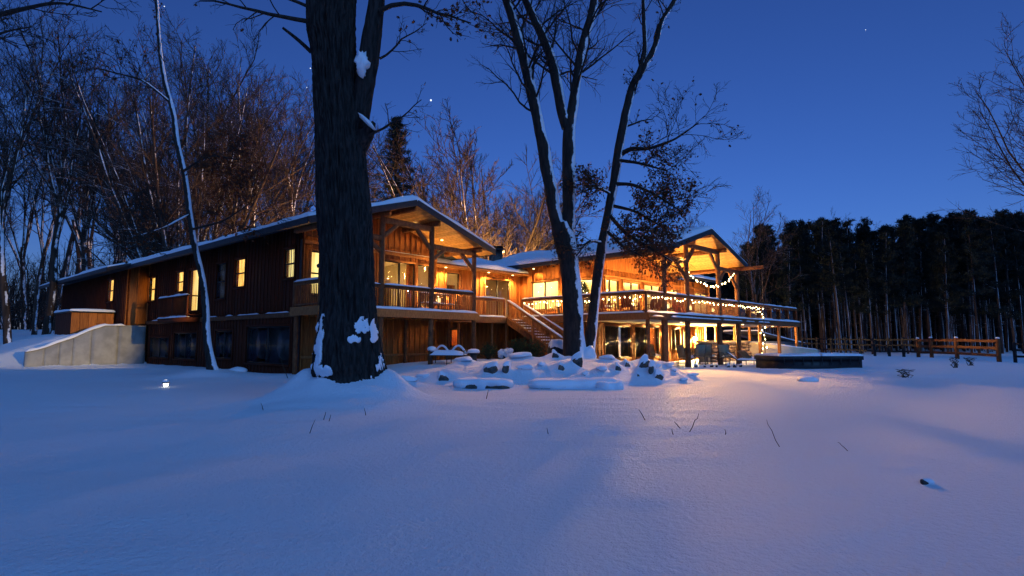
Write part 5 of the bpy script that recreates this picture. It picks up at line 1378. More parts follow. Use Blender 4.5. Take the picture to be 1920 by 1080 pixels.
for (u, v, w, h, Y) in ROCK_LIST:
    p = at(u, v, Y); ROCKS.append((p[0], p[1] + .10, w / 2 / FPX * Y * 1.35, h / FPX * Y * (.55 if (u, v) in ((916, 696), (1079, 692), (1205, 696), (1222, 704)) else .72)))
for (u, v, w, h, Y) in SLABS[:2]:
    p = at(u, v, Y)
    for k in (-.4, -.2, 0, .2, .4): ROCKS.append((p[0] + k * w / FPX * Y, p[1] + .3, .45, .12))
build_ground()
EXPOSED = {2, 3, 6, 10, 11, 12}
for i, (u, v, w, h, Y) in enumerate(ROCK_LIST):
    if i in EXPOSED:
        rock(u, v, w, h * 1.25, 'snow capped boulder showing a bare dark face in the rock garden', 'bare faced boulders', i, Y, sink=.95)
    elif i % 4 == 1:
        rock(u, v, w * .5, h * .75, 'nearly buried boulder with a sliver of dark stone showing in the rock garden', 'slivers of stone in the rock garden', i, Y - w / FPX * Y * .30, sink=.55)
    else:
        rock(u, v, w * .9, h * .5, 'snow buried boulder heaped in the rock garden', 'buried boulders', i, Y, sink=1.1, buried=True)
for i, (lab, gnm) in enumerate((('long low stone slab under rounded snow at the left front of the rock garden', None), ('longest stone slab under a thick snow roll in the rock garden', None), ('rounded front boulder with a black hollow below its snow', None))):
    u, v, w, h, Y = SLABS[i]
    p = at(u, v, Y); s = w / 2 / FPX * Y; z = gz(p[0], p[1]); hh = .30 if i < 2 else .30
    T = thing('stone_slab' if i < 2 else 'boulder', (p[0], p[1], z - .06), lab, 'rock')
    n = 40; t = np.linspace(-1, 1, n); k2 = 16; an = np.arange(k2) * 2 * math.pi / k2
    def roll(sc, up, seed, jag):
        V = []
        for q in t:
            e = (1 - abs(q) ** 6) ** .5 + .02
            for a in an:
                c, d = math.cos(a), math.sin(a)
                V.append((q * s * sc, np.sign(c) * abs(c) ** .6 * .34 * e * sc, (np.sign(d) * abs(d) ** .6 * hh * .5 * e * sc + up)))
        V = np.array(V); V = V + jag * np.stack([fbm(V * 3, 3, seed), fbm(V * 3, 3, seed + 5), fbm(V * 3, 3, seed + 9)], -1)
        i0 = (np.arange(n - 1)[:, None] * k2); j = np.arange(k2)[None]; j2 = (j + 1) % k2
        F = np.stack([i0 + j, i0 + j2, i0 + k2 + j2, i0 + k2 + j], -1).reshape(-1, 4)
        return V, F
    tilt = Matrix.Rotation((-.12, .10, .2)[i], 4, 'Z')
    local('stone', mesh_from('stone', [roll(.93, -.02, 3 + i, .06)], ROCK, True), T, tilt); local('snow', mesh_from('snow', [roll(1.04, .10, 13 + i, .05)], SNOW, True), T, tilt)

# concrete wing wall that steps down from the house
WL = 20.55
cw = thing('retaining_wall', w1(-5, WL, 0), 'curved top concrete retaining wall capped with snow at the house end', 'wall')
rs = np.array([-2.2, -3.3, -4.3, -5.0, -5.7, -6.5, -6.9, -7.4, -7.8]); zt = np.array([2.02, 2.02, 2.0, 1.72, 1.32, .98, .78, .60, .52])
joints = [-2.2, -3.6, -4.9, -5.75, -6.35, -7.0, -7.8]
for a, b in zip(joints[:-1], joints[1:]):
    q = np.linspace(a - .008, b + .008, 8); zz = np.interp(q, rs[::-1], zt[::-1])
    V = []; 
    for l in (WL - .15, WL + .15):
        V += [w1(r, l, -.6) for r in q] + [w1(r, l, z) for r, z in zip(q, zz)]
    n = len(q); F = []
    for k_ in range(n - 1):
        F += [[k_ + 1, k_, n + k_, n + k_ + 1], [2 * n + k_, 2 * n + k_ + 1, 3 * n + k_ + 1, 3 * n + k_], [n + k_, 3 * n + k_, 3 * n + k_ + 1, n + k_ + 1]]
    F += [[0, 2 * n, 3 * n, n], [n - 1, 2 * n - 1, 4 * n - 1, 3 * n - 1]]
    link('panel', mesh_from('panel', [(V, F)], CONC), cw)
link('core', mesh_from('core', [box8([w1(-7.7, WL - .1, -.6), w1(-2.2, WL - .1, -.6), w1(-2.2, WL + .1, -.6), w1(-7.7, WL + .1, -.6), w1(-7.7, WL - .1, .4), w1(-2.2, WL - .1, 1.9), w1(-2.2, WL + .1, 1.9), w1(-7.7, WL + .1, .4)])], CONC), cw)
sn = [snow_poly([w1(a, WL, z_ - .01) for a, z_ in zip(rs[1:], zt[1:])], .42, .16, 70)]
link('snow', mesh_from('snow', sn, SNOW, True), cw)
# timber clad bin store in front of the far section
bx = thing('bin_store', w1(-4.4, 24.5, 1.2), 'low timber clad box with a snow lid above the concrete wall', 'storage box')
fA = Face(w1(-5.5, 22.6), w1(-3.3, 22.6)); fB = Face(w1(-5.5, 26.6), w1(-5.5, 22.6))
link('body', mesh_from('body', [box8([w1(-5.45, 22.65, .6), w1(-3.3, 22.65, .6), w1(-3.3, 26.5, .6), w1(-5.45, 26.5, .6), w1(-5.45, 22.65, 2.8), w1(-3.3, 22.65, 2.8), w1(-3.3, 26.5, 2.8), w1(-5.45, 26.5, 2.8)])], SIDING_D), bx)
for k_ in range(5): piece('panel', SIDING, bx, fA.p(.22 + .43 * k_, 1.0, -.03), fA.p(.22 + .43 * k_, 2.78, -.03), .41, .05, up=(*fA.n, 0))
for k_ in range(9): piece('panel', SIDING_D, bx, fB.p(.22 + .44 * k_, .8, -.03), fB.p(.22 + .44 * k_, 2.78, -.03), .42, .05, up=(*fB.n, 0))  # darker siding copy paints this side of the box as shaded
link('lid', mesh_from('lid', [box8([w1(-5.6, 22.5, 2.8), w1(-3.3, 22.5, 2.8), w1(-3.3, 26.6, 2.8), w1(-5.6, 26.6, 2.8), w1(-5.6, 22.5, 2.86), w1(-3.3, 22.5, 2.86), w1(-3.3, 26.6, 2.86), w1(-5.6, 26.6, 2.86)])], FASCIA), bx)
def _bf(U, V): return np.stack([O1[0] + R1[0] * U + L1[0] * V, O1[1] + R1[1] * U + L1[1] * V, 0 * U + 2.865], -1)
link('snow', mesh_from('snow', [snow_sheet(_bf, -5.62, -3.3, 22.48, 26.6, .14, .15, .2, 3)], SNOW, True), bx)

# patio chairs, spa, stone wall, bench, grill, shrubs
def chair_parts():
    fr = []
    for s in (-.28, .28):
        fr += [tubes(np.array([[s, -.28, 0], [s, -.27, .42], [s, -.1, .60], [s, .24, .62]]), np.full(4, .018), 6), tubes(np.array([[s, .3, 0], [s, .22, .4], [s, .38, 1.0]]), np.full(3, .018), 6)]
    fr += [tubes(np.array([[-.28, -.24, .41], [.28, -.24, .41]]), np.full(2, .016), 6), tubes(np.array([[-.28, .38, 1.0], [.28, .38, 1.0]]), np.full(2, .016), 6), tubes(np.array([[-.28, .3, .04], [.28, .3, .04]]), np.full(2, .014), 6)]
    seat = [bar((0, -.26, .42), (0, .22, .38), .53, .02)]; back = [bar((0, .23, .42), (0, .375, .98), .53, .02, (0, -1, .3))]
    sn = snow_strip((0, -.24, .43), (0, .2, .40), .48, .08, 3)
    return mesh_from('frame', fr, METAL, True), mesh_from('seat', seat, SLING), mesh_from('backrest', back, SLING), mesh_from('snow', [sn], SNOW, True)
CH = chair_parts()
def chair(u, v, Y, rz, label, s=1.0, group='sling patio chairs'):
    p = at(u, v, Y); x, y = p[0], p[1]
    T = thing('patio_chair', (x, y, gz(x, y) + .02), label, 'chair', group, rz, s)
    for n_, m_ in zip(('frame', 'seat', 'backrest', 'snow'), CH): local(n_, m_, T)
chair(1288, 686, 30.0, 1.9, 'sling chair left of the post under the lit deck', 1.15)
chair(1307, 684, 31.5, 3.4, 'sling chair with its back to the lantern right of the post', 1.15)
chair(1323, 684, 32.2, 2.9, 'sling chair second right of the post under the deck', 1.15)
chair(1337, 683, 32.8, 4.3, 'sling chair turned sideways before the stone wall', 1.15)
chair(1365, 685, 31.0, 0.2, 'dark backed sling chair facing away beside the middle post', 1.15)
chair(1226, 676, 33.0, 2.2, 'sling chair in front of the lower glazed door', 1.1)
def lounger(u, v, Y, rz, label):
    p = at(u, v, Y); T = thing('sun_lounger', (p[0], p[1], gz(p[0], p[1])), label, 'lounger', 'snowy loungers', rz)
    fr = [tubes(np.array([[s, -.9, .32], [s, .4, .32], [s, .95, .75]]), np.full(3, .02), 6) for s in (-.3, .3)] + [tubes(np.array([[s, y0, .32], [s, y0, 0]]), np.full(2, .018), 6) for s in (-.3, .3) for y0 in (-.8, .35)]
    local('frame', mesh_from('frame', fr, METAL), T); local('seat', mesh_from('seat', [bar((0, -.9, .33), (0, .4, .33), .58, .03), bar((0, .42, .345), (0, .95, .76), .58, .03)], SLING), T)
    local('snow', mesh_from('snow', [snow_strip((0, -.88, .35), (0, .42, .35), .56, .14, 5), snow_strip((0, .42, .36), (0, .93, .77), .5, .08, 6)], SNOW, True), T)
lounger(1398, 684, 30.5, 1.3, 'snow covered lounger beside the dark outer post'); lounger(1416, 682, 31.5, 1.9, 'snow covered lounger next to the black spa')
# swim spa with black cover
sa, sb = at(1462, 690, 27.0), at(1617, 689, 27.6)
sc = np.array([(sa[0] + sb[0]) / 2, (sa[1] + sb[1]) / 2]); sl = np.linalg.norm(sb[:2] - sa[:2]); sd = (sb[:2] - sa[:2]) / sl
z0 = gz(*sc)
spa = thing('swim_spa', (sc[0], sc[1], z0), 'long black covered swim spa with snow on its lid', 'spa', None, math.atan2(sd[1], sd[0]))
h_ = sl / 2
local('shell', mesh_from('shell', [abox(-h_, h_, 0, 2.0, -.3, .42)], BLACKP), spa)
for k_, (a, b) in enumerate(((-h_ - .05, -.04), (.04, h_ + .05))):
    o = local('cover', mesh_from('cover', [abox(a, b, -.06, 2.06, .42, .60)], BLACKP), spa)
    local('snow', mesh_from('snow', [snow_sheet(lambda U, V: np.stack([U, V, 0 * U + .602], -1), a, b, -.06, 2.06, .11, .14, .15, 30 + k_)], SNOW, True), o)
for k_ in range(9):
    x = -h_ + .2 + (2 * h_ - .4) * k_ / 8; local('strap', mesh_from('strap', [abox(x - .025, x + .025, -.075, -.065, .2, .56)], BLACKP), spa)
# field stone wall at the end of the patio
sw_ = thing('stone_wall', w2(13, 2.2, 0), 'lit fieldstone wall with a snowy cap at the patio end', 'wall')
r = np.random.default_rng(8); sts = []
for s in range(3):
    v = v2 * (1 + .25 * fbm(v2 * 1.7 + s * 5, 2, s))[:, None]; v = np.sign(v) * np.abs(v) ** .8; sts.append(mesh_from('stone', [(v, f2)], STONE))
for row in range(6):
    x = 8.9 + r.uniform(0, .2)
    while x < 15.2:
        wd = r.uniform(.20, .40); z = -.30 + row * .22
        p = w2(x + wd / 2, 2.0 + r.uniform(-.05, .05) + .05 * row, z + .11)
        M = Matrix.Translation(Vector(p)) @ Matrix.Rotation(A2 + r.uniform(-.2, .2), 4, 'Z') @ Matrix.Rotation(r.uniform(-.3, .3), 4, 'Y') @ Matrix.Diagonal((wd * .55, .2, r.uniform(.10, .14), 1))
        link('stone', sts[int(r.integers(3))], sw_, M); x += wd
link('core', mesh_from('core', [box8([w2(8.9, 2.15, -.6), w2(15.3, 2.15, -.6), w2(15.3, 2.9, -.6), w2(8.9, 2.9, -.6), w2(8.9, 2.25, .95), w2(15.3, 2.25, .95), w2(15.3, 2.9, .95), w2(8.9, 2.9, .95)])], CONC), sw_)
cp = link('cap', mesh_from('cap', [bar(w2(8.8, 2.5, 1.02), w2(15.3, 2.5, 1.02), .95, .14)], CEIL), sw_)
w5 = thing('garden_wall', w2(17, 1.2, 0), 'pale low wall sloping away from the stone wall past the spa', 'wall')
link('body', mesh_from('body', [box8([w2(15.3, 2.1, -.5), w2(19.6, -1.2, -.5), w2(19.8, -.9, -.5), w2(15.5, 2.5, -.5), w2(15.3, 2.1, 1.0), w2(19.6, -1.2, .42), w2(19.8, -.9, .42), w2(15.5, 2.5, 1.0)])], CEIL), w5)
link('snow', mesh_from('snow', [snow_strip(w2(15.4, 2.3, 1.0), w2(19.7, -1.05, .42), .42, .1, 4)], SNOW, True), w5)
for k_, (u, v, Y, w) in enumerate(((1305, 688, 29.4, 8), (1321, 690, 29.2, 7), (1334, 690, 29.2, 9), (1344, 690, 29.3, 8), (1366, 690, 29.3, 9), (1377, 690, 29.5, 10), (1388, 689, 29.8, 8), (1425, 689, 30, 8))):
    rock(u, v, w, w * .9, 'small lit edging stone along the patio snow line', 'patio edging stones', k_, Y, name='edging_stone', sink=.2)
# wrought iron settee and side table buried in snow
def settee():
    p = at(842, 668, 25.2); T = thing('garden_settee', (p[0], p[1], gz(p[0], p[1])), 'wrought iron garden settee heaped with snow below the deck', 'bench', None, -.22)
    fr = [tubes(np.array([[x, y0, 0], [x, y0, .38]]), np.full(2, .02), 6) for x in (-.75, .75, 0) for y0 in (-.3, .3)]
    fr += [tubes(np.array([[-.78 + .78 * q, .34, .42 + .38 * abs(math.sin(q * 3.14 / 1.0 + .3))] for q in np.linspace(0, 2, 24)]), np.full(24, .022), 6)]
    fr += [tubes(np.array([[x, .33, .4], [x, .33, .62]]), np.full(2, .012), 5) for x in np.linspace(-.75, .75, 13)]
    fr += [tubes(np.array([[x, -.34, .38], [x, -.34, .6], [x, .32, .64]]), np.full(3, .02), 6) for x in (-.8, .8)]
    local('frame', mesh_from('frame', fr, METAL), T); local('seat', mesh_from('seat', [abox(-.78, .78, -.34, .34, .38, .41)], METAL), T)
    sn = [snow_strip((-.78, -.05, .41), (.78, -.05, .41), .6, .20, 3)]
    a = np.array([[-.78 + .78 * q, .34, .44 + .38 * abs(math.sin(q * 3.14 + .3))] for q in np.linspace(0, 2, 24)]); sn.append(tubes(a, np.full(24, .05), 7))
    sn += [(v2 * np.array([.2, .3, .12]) + np.array([x, -.05, .68]), f2) for x in (-.8,)]
    local('snow', mesh_from('snow', sn, SNOW, True), T)
settee()
def side_table(u, v, Y, label, r_=.26):
    p = at(u, v, Y); T = thing('side_table', (p[0], p[1], gz(p[0], p[1])), label, 'table')
    local('base', mesh_from('base', [revolve([(.2, 0), (.16, .1), (.12, .3), (.2, .42)], 12)], METAL), T); local('top', mesh_from('top', [revolve([(r_, .42), (r_, .46)], 16)], METAL), T)
    local('snow', mesh_from('snow', [revolve([(r_, .461), (r_ + .02, .52), (r_ * .9, .6), (r_ * .4, .64)], 16)], SNOW, True), T)
side_table(888, 668, 25.0, 'round pedestal table with a snow cushion beside the settee')
def shrub(u, v, Y, w, h, label, snowy, seed, n=60):
    p = at(u, v, Y); T = thing('shrub', (p[0], p[1], gz(p[0], p[1])), label, 'shrub')
    r = np.random.default_rng(seed)
    st = r.normal(0, .08, (n, 3)); st[:, 2] = -.05; d = np.column_stack([r.normal(0, .5, (n, 2)), np.ones(n)])
    P, Rr = grow(st, d, r.uniform(.6, 1, n) * h, np.full(n, .012), 5, r, .16, .02, .4)
    P[..., :2] *= w / h * .9
    s, dd, L, rr = sprout(P, Rr, np.full(n, h * .8), 5, .3, .98, 45, .45, .7, r); P2, R2_ = grow(s, dd, L, np.maximum(rr, .005), 4, r, .2, 0, .5)
    local('stems', mesh_from('stems', [tubes(P, Rr, 4), tubes(P2, R2_, 3)], DRY), T)
    if snowy:
        blobs = [(v2 * r.uniform(.07, .14) * np.array([1.1, 1.1, .9]) + P[i, -1] * np.array([1, 1, r.uniform(.5, .95)]), f2) for i in range(n)]
        local('snow', mesh_from('snow', blobs, SNOW, True), T, None, kind='stuff')
    else:
        q = P2[:, -1]; N = len(q) * 3; c = np.repeat(q, 3, 0) + r.normal(0, .04, (N, 3)); d = r.normal(0, 1, (N, 3)); d /= np.linalg.norm(d, axis=1, keepdims=True); ss = np.cross(d, r.normal(0, 1, (N, 3))); ss /= np.linalg.norm(ss, axis=1, keepdims=True)
        V = np.stack([c - ss * .02, c + d * .045, c + ss * .02, c - d * .045], 1).reshape(-1, 3)
        local('leaves', mesh_from('leaves', [(V, np.arange(4 * N).reshape(-1, 4))], GREEN), T, None, kind='stuff')
shrub(949, 668, 26.5, .55, .75, 'small shrub balled with snow below the landing', True, 3, 46)
shrub(915, 668, 27.5, .6, .9, 'thin twiggy shrub beside the settee table', False, 4, 40)
shrub(975, 668, 28.0, 1.0, 1.25, 'dark leafy shrub spreading under the stairs', False, 5, 90)
shrub(1000, 669, 28.0, .9, 1.1, 'second dark shrub tucked under the stair stringer', False, 6, 80)
# kettle grill under its cover, by the forked trunk
p = at(1044, 671, 24.6); T = thing('covered_grill', (p[0], p[1], gz(p[0], p[1])), 'black covered grill with a thick snow cap left of the forked trunk', 'grill')
gv = v3 * np.array([.42, .42, .40]) * (1 + .08 * fbm(v3 * 2, 3, 2))[:, None] + np.array([0, 0, .42])
local('cover', mesh_from('cover', [(gv, f3)], BLACKP, True), T)
local('skirt', mesh_from('skirt', [revolve([(.40, -.1), (.36, .2), (.4, .4)], 20)], BLACKP, True), T)
w_ = sstep(.45, .7, gv[:, 2] + .12 * fbm(v3 * 3, 2, 6)); local('snow', mesh_from('snow', [(gv + v3 * (-.04 + .09 * w_)[:, None] + np.array([0, 0, 1]) * (.07 * w_)[:, None], f3)], SNOW, True), T)
# firewood rack by the lower window
p = lowf.p(lowf.hit(1263, 660)[0], 0, 1.1); T = thing('firewood_rack', (p[0], p[1], gz(p[0], p[1])), 'small rack of split firewood below the lower window', 'firewood', None, A2)
local('rack', mesh_from('rack', [bar((-.5, 0, 0), (-.5, 0, .95), .05, .05), bar((.5, 0, 0), (.5, 0, .95), .05, .05), bar((-.5, 0, .1), (.5, 0, .1), .05, .05)], METAL), T)
lg = mesh_from('log', [tubes(np.array([[0, -.2, 0], [0, .2, 0]]), np.array([1, 1.]) * .5, 7), (np.array([[.5 * math.cos(a), -.2, .5 * math.sin(a)] for a in np.arange(7) * 2 * math.pi / 7]), [list(range(7))])], STONE)
r = np.random.default_rng(4)
for row in range(6):
    for k_ in range(7):
        s = r.uniform(.11, .15); local('log', lg, T, Matrix.Translation((-.42 + .14 * k_ + .05 * (row % 2), 0, .19 + .13 * row)) @ Matrix.Rotation(r.uniform(0, 3), 4, 'Y') @ Matrix.Diagonal((s, 1, s, 1)))
# red deck chairs and a slatted bench on the decks, an indoor tree
def red_chair(r_, l_, rz, label):
    p = w2(r_, l_, ZD); T = thing('deck_chair', p, label, 'chair', 'red slatted deck chairs', rz)
    local('frame', mesh_from('frame', [bar((s, -.35, 0), (s, -.35, .55), .06, .06) for s in (-.3, .3)] + [bar((s, .35, 0), (s, .35, .4), .06, .06) for s in (-.3, .3)] + [bar((s, -.42, .56), (s, .4, .54), .12, .03) for s in (-.32, .32)], RED), T)
    for k_ in range(5): local('slat', mesh_from('slat', [bar((-.24 + .12 * k_, .25, .32), (-.24 + .12 * k_, .5, 1.1 + .05 * (2 - abs(k_ - 2))), .105, .02, (0, 1, .2))], RED), T)
    for k_ in range(5): local('slat', mesh_from('slat', [bar((-.3, -.32 + .14 * k_, .40 - .02 * k_), (.3, -.32 + .14 * k_, .40 - .02 * k_), .12, .02)], RED), T)
    local('snow', mesh_from('snow', [snow_strip((-.28, 0, .38), (.28, 0, .38), .5, .12, 4)], SNOW, True), T)
red_chair(-1.2, 1.6, 2.4, 'red slatted chair at the corner of the lit deck'); red_chair(-1.3, 2.9, 1.8, 'red slatted chair back from the deck corner'); red_chair(.7, 1.3, 3.2, 'red slatted chair just left of the corner post'); red_chair(4.4, 1.8, 2.6, 'red slatted chair under the middle of the bright gable')
def bench(r_, l_, label):
    p = w1(r_, l_, ZD); T = thing('deck_bench', p, label, 'bench', None, A1)
    local('frame', mesh_from('frame', [bar((s, .2, 0), (s, .2, .95), .07, .07) for s in (-1.0, 1.0)] + [bar((s, -.25, 0), (s, -.25, .6), .07, .07) for s in (-1.0, 1.0)] + [bar((-1, .2, .93), (1, .2, .93), .09, .06), bar((-1, -.02, .42), (1, -.02, .42), .5, .05)], TRIM), T)
    sl_ = mesh_from('slat', [abox(-.03, .03, -.012, .012, -.23, .23)], TRIM)
    for k_ in range(18): local('slat', sl_, T, Matrix.Translation((-.93 + 1.86 * k_ / 17, .2, .68)))
    local('snow', mesh_from('snow', [snow_strip((-1, -.02, .445), (1, -.02, .445), .46, .08, 7), snow_strip((-1, .2, .96), (1, .2, .96), .09, .04, 8)], SNOW, True), T)
bench(4.55, 1.3, 'slatted cedar bench on the deck under the left gable')
p = w2(1.0, 6.1, ZD); T = thing('indoor_tree', p, 'green christmas tree seen through the corner window', 'christmas tree')
r = np.random.default_rng(2); N = 3600; t_ = r.uniform(0, 1, N) ** .7; a = r.uniform(0, 6.283, N); rr = (1 - t_) * .0 + .72 * t_ * r.uniform(.6, 1, N)
c = np.stack([rr * np.cos(a), rr * np.sin(a), 2.15 - 1.8 * t_], -1); d = np.stack([np.cos(a), np.sin(a), -.3 + 0 * a], -1) + r.normal(0, .4, (N, 3)); ss = np.cross(d, r.normal(0, 1, (N, 3))); ss /= np.linalg.norm(ss, axis=1, keepdims=True)
V = np.stack([c - ss * .02, c + ss * .02, c + d * .16], 1).reshape(-1, 3)
local('foliage', mesh_from('foliage', [(V, np.arange(3 * N).reshape(-1, 3))], GREEN), T, None, kind='stuff')
local('trunk', mesh_from('trunk', [revolve([(.05, 0), (.04, 1.9)], 8)], DRY), T)
for k_ in range(34):
    q = c[r.integers(N)] * np.array([1.1, 1.1, 1]); local('bulb', bulb_me, T, Matrix.Translation(Vector(q)) @ Matrix.Scale(.018, 4))
# pendant lamps indoors
def pendant(w, r_, l_, z, label, s=1.0):
    p = w(r_, l_, z); T = thing('pendant_lamp', p, label, 'lamp', 'pendant lamps indoors')
    link('shade', mesh_from('shade', [(v2 * .16 * s + p, f2)], LAMPGLOW, True), T); link('cord', mesh_from('cord', [tubes(np.array([p, [p[0], p[1], 5.1]]), np.full(2, .012), 5)], METAL), T)
pendant(w2, 2.6, 6.4, 4.25, 'round glowing pendant behind the second window of the lit wall', .8); pendant(w2, 6.2, 6.6, 4.2, 'small glowing pendant behind the third window of the lit wall', .6)
# wooden furniture silhouettes indoors
for (w, r_, l_, wd, ht, lab) in ((w2, 4.6, 9.0, 2.2, 1.9, 'tall wooden cabinet at the back of the lit room'), (w2, 9.5, 8.6, 2.6, 1.0, 'low sideboard in the right end of the lit room'), (w1, 3.6, 5.6, 1.4, 2.0, 'dark wooden cabinet in the room behind the left gable'), (w2, -4.2, 12.6, 1.2, 2.0, 'dark cabinet behind the landing door')):
    O, Ra_ = (O1, A1) if w is w1 else (O2, A2); T = thing('cabinet', w(r_, l_, ZD), lab, 'cabinet', None, Ra_)
    local('body', mesh_from('body', [abox(-wd / 2, wd / 2, -.25, .25, 0, ht)], TRIM), T)
    for s in range(3): local('door', mesh_from('door', [abox(-wd / 2 + .03 + s * wd / 3, -wd / 2 - .03 + (s + 1) * wd / 3, -.275, -.252, .08, ht - .06)], BEAM), T)
# fences
FN = thing('fence', at(1795, 672, 35), 'orange brown three rail board fence on the snowy rise', 'fence')
fp = []
for u, v, Y in ((1722, 664, 38.5), (1747, 667, 37), (1795, 670, 35), (1874, 682, 31.5)):
    p = at(u, v, Y); g = gz(p[0], p[1]); fp.append((p[0], p[1], g))
    piece('post', FENCEW, FN, (p[0], p[1], g - .3), (p[0], p[1], g + 1.32), .16, .16)
    link('snow', mesh_from('snow', [revolve([(.1, 0), (.1, .05), (.04, .09)], 8, (p[0], p[1], g + 1.32))], SNOW, True), FN)
for a, b in zip(fp[:-1], fp[1:]):
    for z in (.38, .78, 1.18): piece('rail', FENCEW, FN, (a[0], a[1] - .06, a[2] + z), (b[0], b[1] - .06, b[2] + z), .05, .16)
F2 = thing('fence', at(1600, 655, 50), 'far weathered rail fence at the foot of the pine wood', 'fence')
prev = None
for u in np.arange(1505, 1722, 27):
    p = at(u, 655, 50 - (u - 1505) * .05); g = gz(p[0], p[1]); q = (p[0], p[1], g)
    piece('post', OLDFENCE, F2, (q[0], q[1], g - .3), (q[0], q[1], g + 1.45), .14, .14)
    if prev:
        for z in (.45, .9, 1.3): piece('rail', OLDFENCE, F2, (prev[0], prev[1], prev[2] + z), (q[0], q[1], q[2] + z), .06, .12)
    prev = q
F3 = thing('fence', at(1900, 690, 29), 'dark rail fence falling away at the right picture edge', 'fence'); prev = None
for u, v, Y in ((1905, 690, 36), (1960, 690, 34), (2020, 690, 32)):
    p = at(u, v, Y); g = gz(p[0], p[1]); q = (p[0], p[1], g)
    piece('post', OLDFENCE, F3, (q[0], q[1], g - .3), (q[0], q[1], g + 1.3), .14, .14)
    if prev:
        for z in (.4, .8, 1.2): piece('rail', OLDFENCE, F3, (prev[0], prev[1], prev[2] + z), (q[0], q[1], q[2] + z), .06, .13)
    prev = q
# shed beyond the deck
p = at(1462, 655, 52); T = thing('shed', (p[0], p[1], gz(p[0], p[1])), 'grey low shed with a snowy sloping roof seen under the deck', 'shed', None, .5)
local('body', mesh_from('body', [abox(-3.2, 3.2, 0, 3, -.3, 1.1)], SHEDW), T)
for k_ in range(5): local('board', mesh_from('board', [abox(-3.22, 3.22, -.03, -.005, .02 + .22 * k_, .21 + .22 * k_)], SHEDW), T)
local('roof', mesh_from('roof', [box8([(-3.6, -.4, 1.9), (3.6, -.4, .7), (3.6, 3.3, .7), (-3.6, 3.3, 1.9), (-3.6, -.4, 2.0), (3.6, -.4, .8), (3.6, 3.3, .8), (-3.6, 3.3, 2.0)])], FASCIA), T)
local('snow', mesh_from('snow', [snow_sheet(lambda U, V: np.stack([U, V, 2.0 - (U + 3.6) * 1.2 / 7.2 + .003], -1), -3.6, 3.6, -.4, 3.3, .14, .2, .3, 5)], SNOW, True), T)

# weeds and sticks poking through the snow
def weed(u, v, Y, hpx, lean, label, n=1, curl=0.0, seed=0):
    p = at(u, v, Y); g = gz(p[0], p[1]); h = hpx / FPX * Y
    # stand it where the ray meets the snow
    for _ in range(6):
        d = ray(u, v); t = (g - EYE) / d[2]; x, y = d[0] * t, d[1] * t
        if not (1 < y < 40): x, y = p[0], p[1]; break
        g = gz(x, y); h = hpx / FPX * y
    r = np.random.default_rng(seed); parts = []
    for k_ in range(n):
        q = np.array([[lean * h * s ** (1 + curl) * (1 if n == 1 else r.uniform(-1.2, 1.2)) + (0 if n == 1 else r.normal(0, .1)), r.normal(0, .01), h * s * r.uniform(.8, 1)] for s in (-.1, .3, .6, .85, 1)]); parts.append(tubes(q, np.array([.005, .005, .004, .003, .002]) * y / 8, 5))
    T = link('weed_stalk', mesh_from('weed_stalk', parts, DRY), None, Matrix.Translation((x, y, g)), label=label, category='weed', group='dry stalks in the snow')
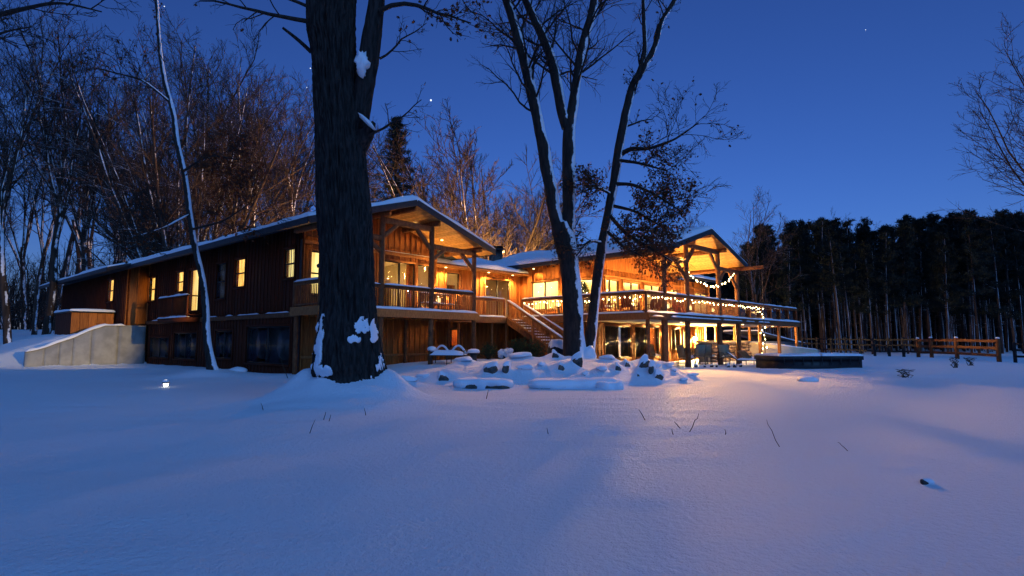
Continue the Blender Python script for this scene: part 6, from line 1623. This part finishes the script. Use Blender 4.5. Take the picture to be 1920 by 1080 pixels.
for i, a in enumerate(((1462, 838, 9, 50, -.45, 'tallest bent dry stalk in the right foreground snow'), (1590, 846, 8.5, 20, -.9, 'short slanting dry twig right of the tall stalk'), (1293, 812, 9.5, 36, .5, 'dry stalk leaning right in the lit snow'), (1210, 788, 10.5, 24, -.5, 'dry stalk bending left in the trunk shadow'), (1276, 803, 9.6, 14, -.8, 'tiny twig slanting beside the leaning stalk'), (1262, 816, 9.4, 10, -.2, 'stub of a stalk below the tiny twig'), (1360, 815, 9.5, 12, 0, 'small upright stub in the lit snow'), (1028, 814, 9.4, 12, -.2, 'lone dark stub in the middle foreground'), (583, 760, 11, 28, .3, 'dry stalk left below the massive trunk'), (608, 764, 11, 16, .2, 'short stalk just right of the trunk stalk'), (618, 764, 11, 12, .2, 'shorter paired stalk below the massive trunk'), (660, 752, 11.5, 14, -.4, 'curved stalk right below the massive trunk'), (686, 766, 11, 14, -.2, 'thin stalk in front of the trunk mound'), (493, 770, 11, 14, -.3, 'lone stalk in the left foreground snow'), (912, 748, 12, 18, .2, 'thin stalk in front of the stone slab'), (540, 706, 14, 42, -.4, 'bent sapling stick left of the massive trunk'), (556, 706, 14, 26, .1, 'upright stick left of the massive trunk'), (612, 726, 12.3, 26, 0, 'upright stick against the trunk base'))):
    weed(a[0], a[1], a[2], a[3], a[4], a[5], seed=i)
weed(1697, 708, 20, 16, .8, 'tuft of dry grass on the right snow slope', 14, seed=40); weed(1790, 690, 28, 22, .5, 'straggling weeds in front of the board fence', 10, seed=41); weed(1822, 690, 27, 16, .7, 'low weeds right of the fence tuft', 9, seed=42)
p = atz(1733, 912, -.32); g = gz(p[0], p[1]); T = thing('stone', (p[0], p[1], g), 'small dark stone half buried in the right foreground snow', 'rock')
local('body', ROCKME[1][0], T, Matrix.Translation((0, 0, .02)) @ Matrix.Diagonal((.045, .04, .032, 1))); local('snow', mesh_from('snow', [(v2 * np.array([.07, .06, .035]) + np.array([.06, .04, .02]), f2)], SNOW, True), T)
for k_, (u, v, w, lab) in enumerate(((1514, 706, 38, 'smooth snow mound left of the grass tuft'), (446, 684, 34, 'low snow mound by the slim tree'),)):
    p = at(u, v, 20 if k_ == 0 else 23); s = w / 2 / FPX * p[1]; T = link('snow_mound', mesh_from('snow_mound', [(v3 * np.array([s, s * .8, .17]) * (1 + .1 * fbm(v3 * 2, 2, 3))[:, None], f3)], SNOW, True), None, Matrix.Translation((p[0], p[1], gz(p[0], p[1]) + .03)), label=lab, category='snow mound')
# the first stars
for i, (u, v, s) in enumerate(((808, 188, 1.5), (582, 128, .8), (308, 12, .9), (1623, 56, .6), (575, 164, .7))):
    p = at(u, v, 900); lab = ('brightest star above the spruce', 'faint star left of the massive trunk', 'star among the top left branches', 'faint star in the open sky at top right', 'second faint star left of the massive trunk')[i]
    link('star', mesh_from('star', [(v2 * s, f2)], MATS.get('starlight') or emit('starlight', (.8, .9, 1), 1.6)), None, Matrix.Translation(Vector(p)), label=lab, category='star', group='first stars')
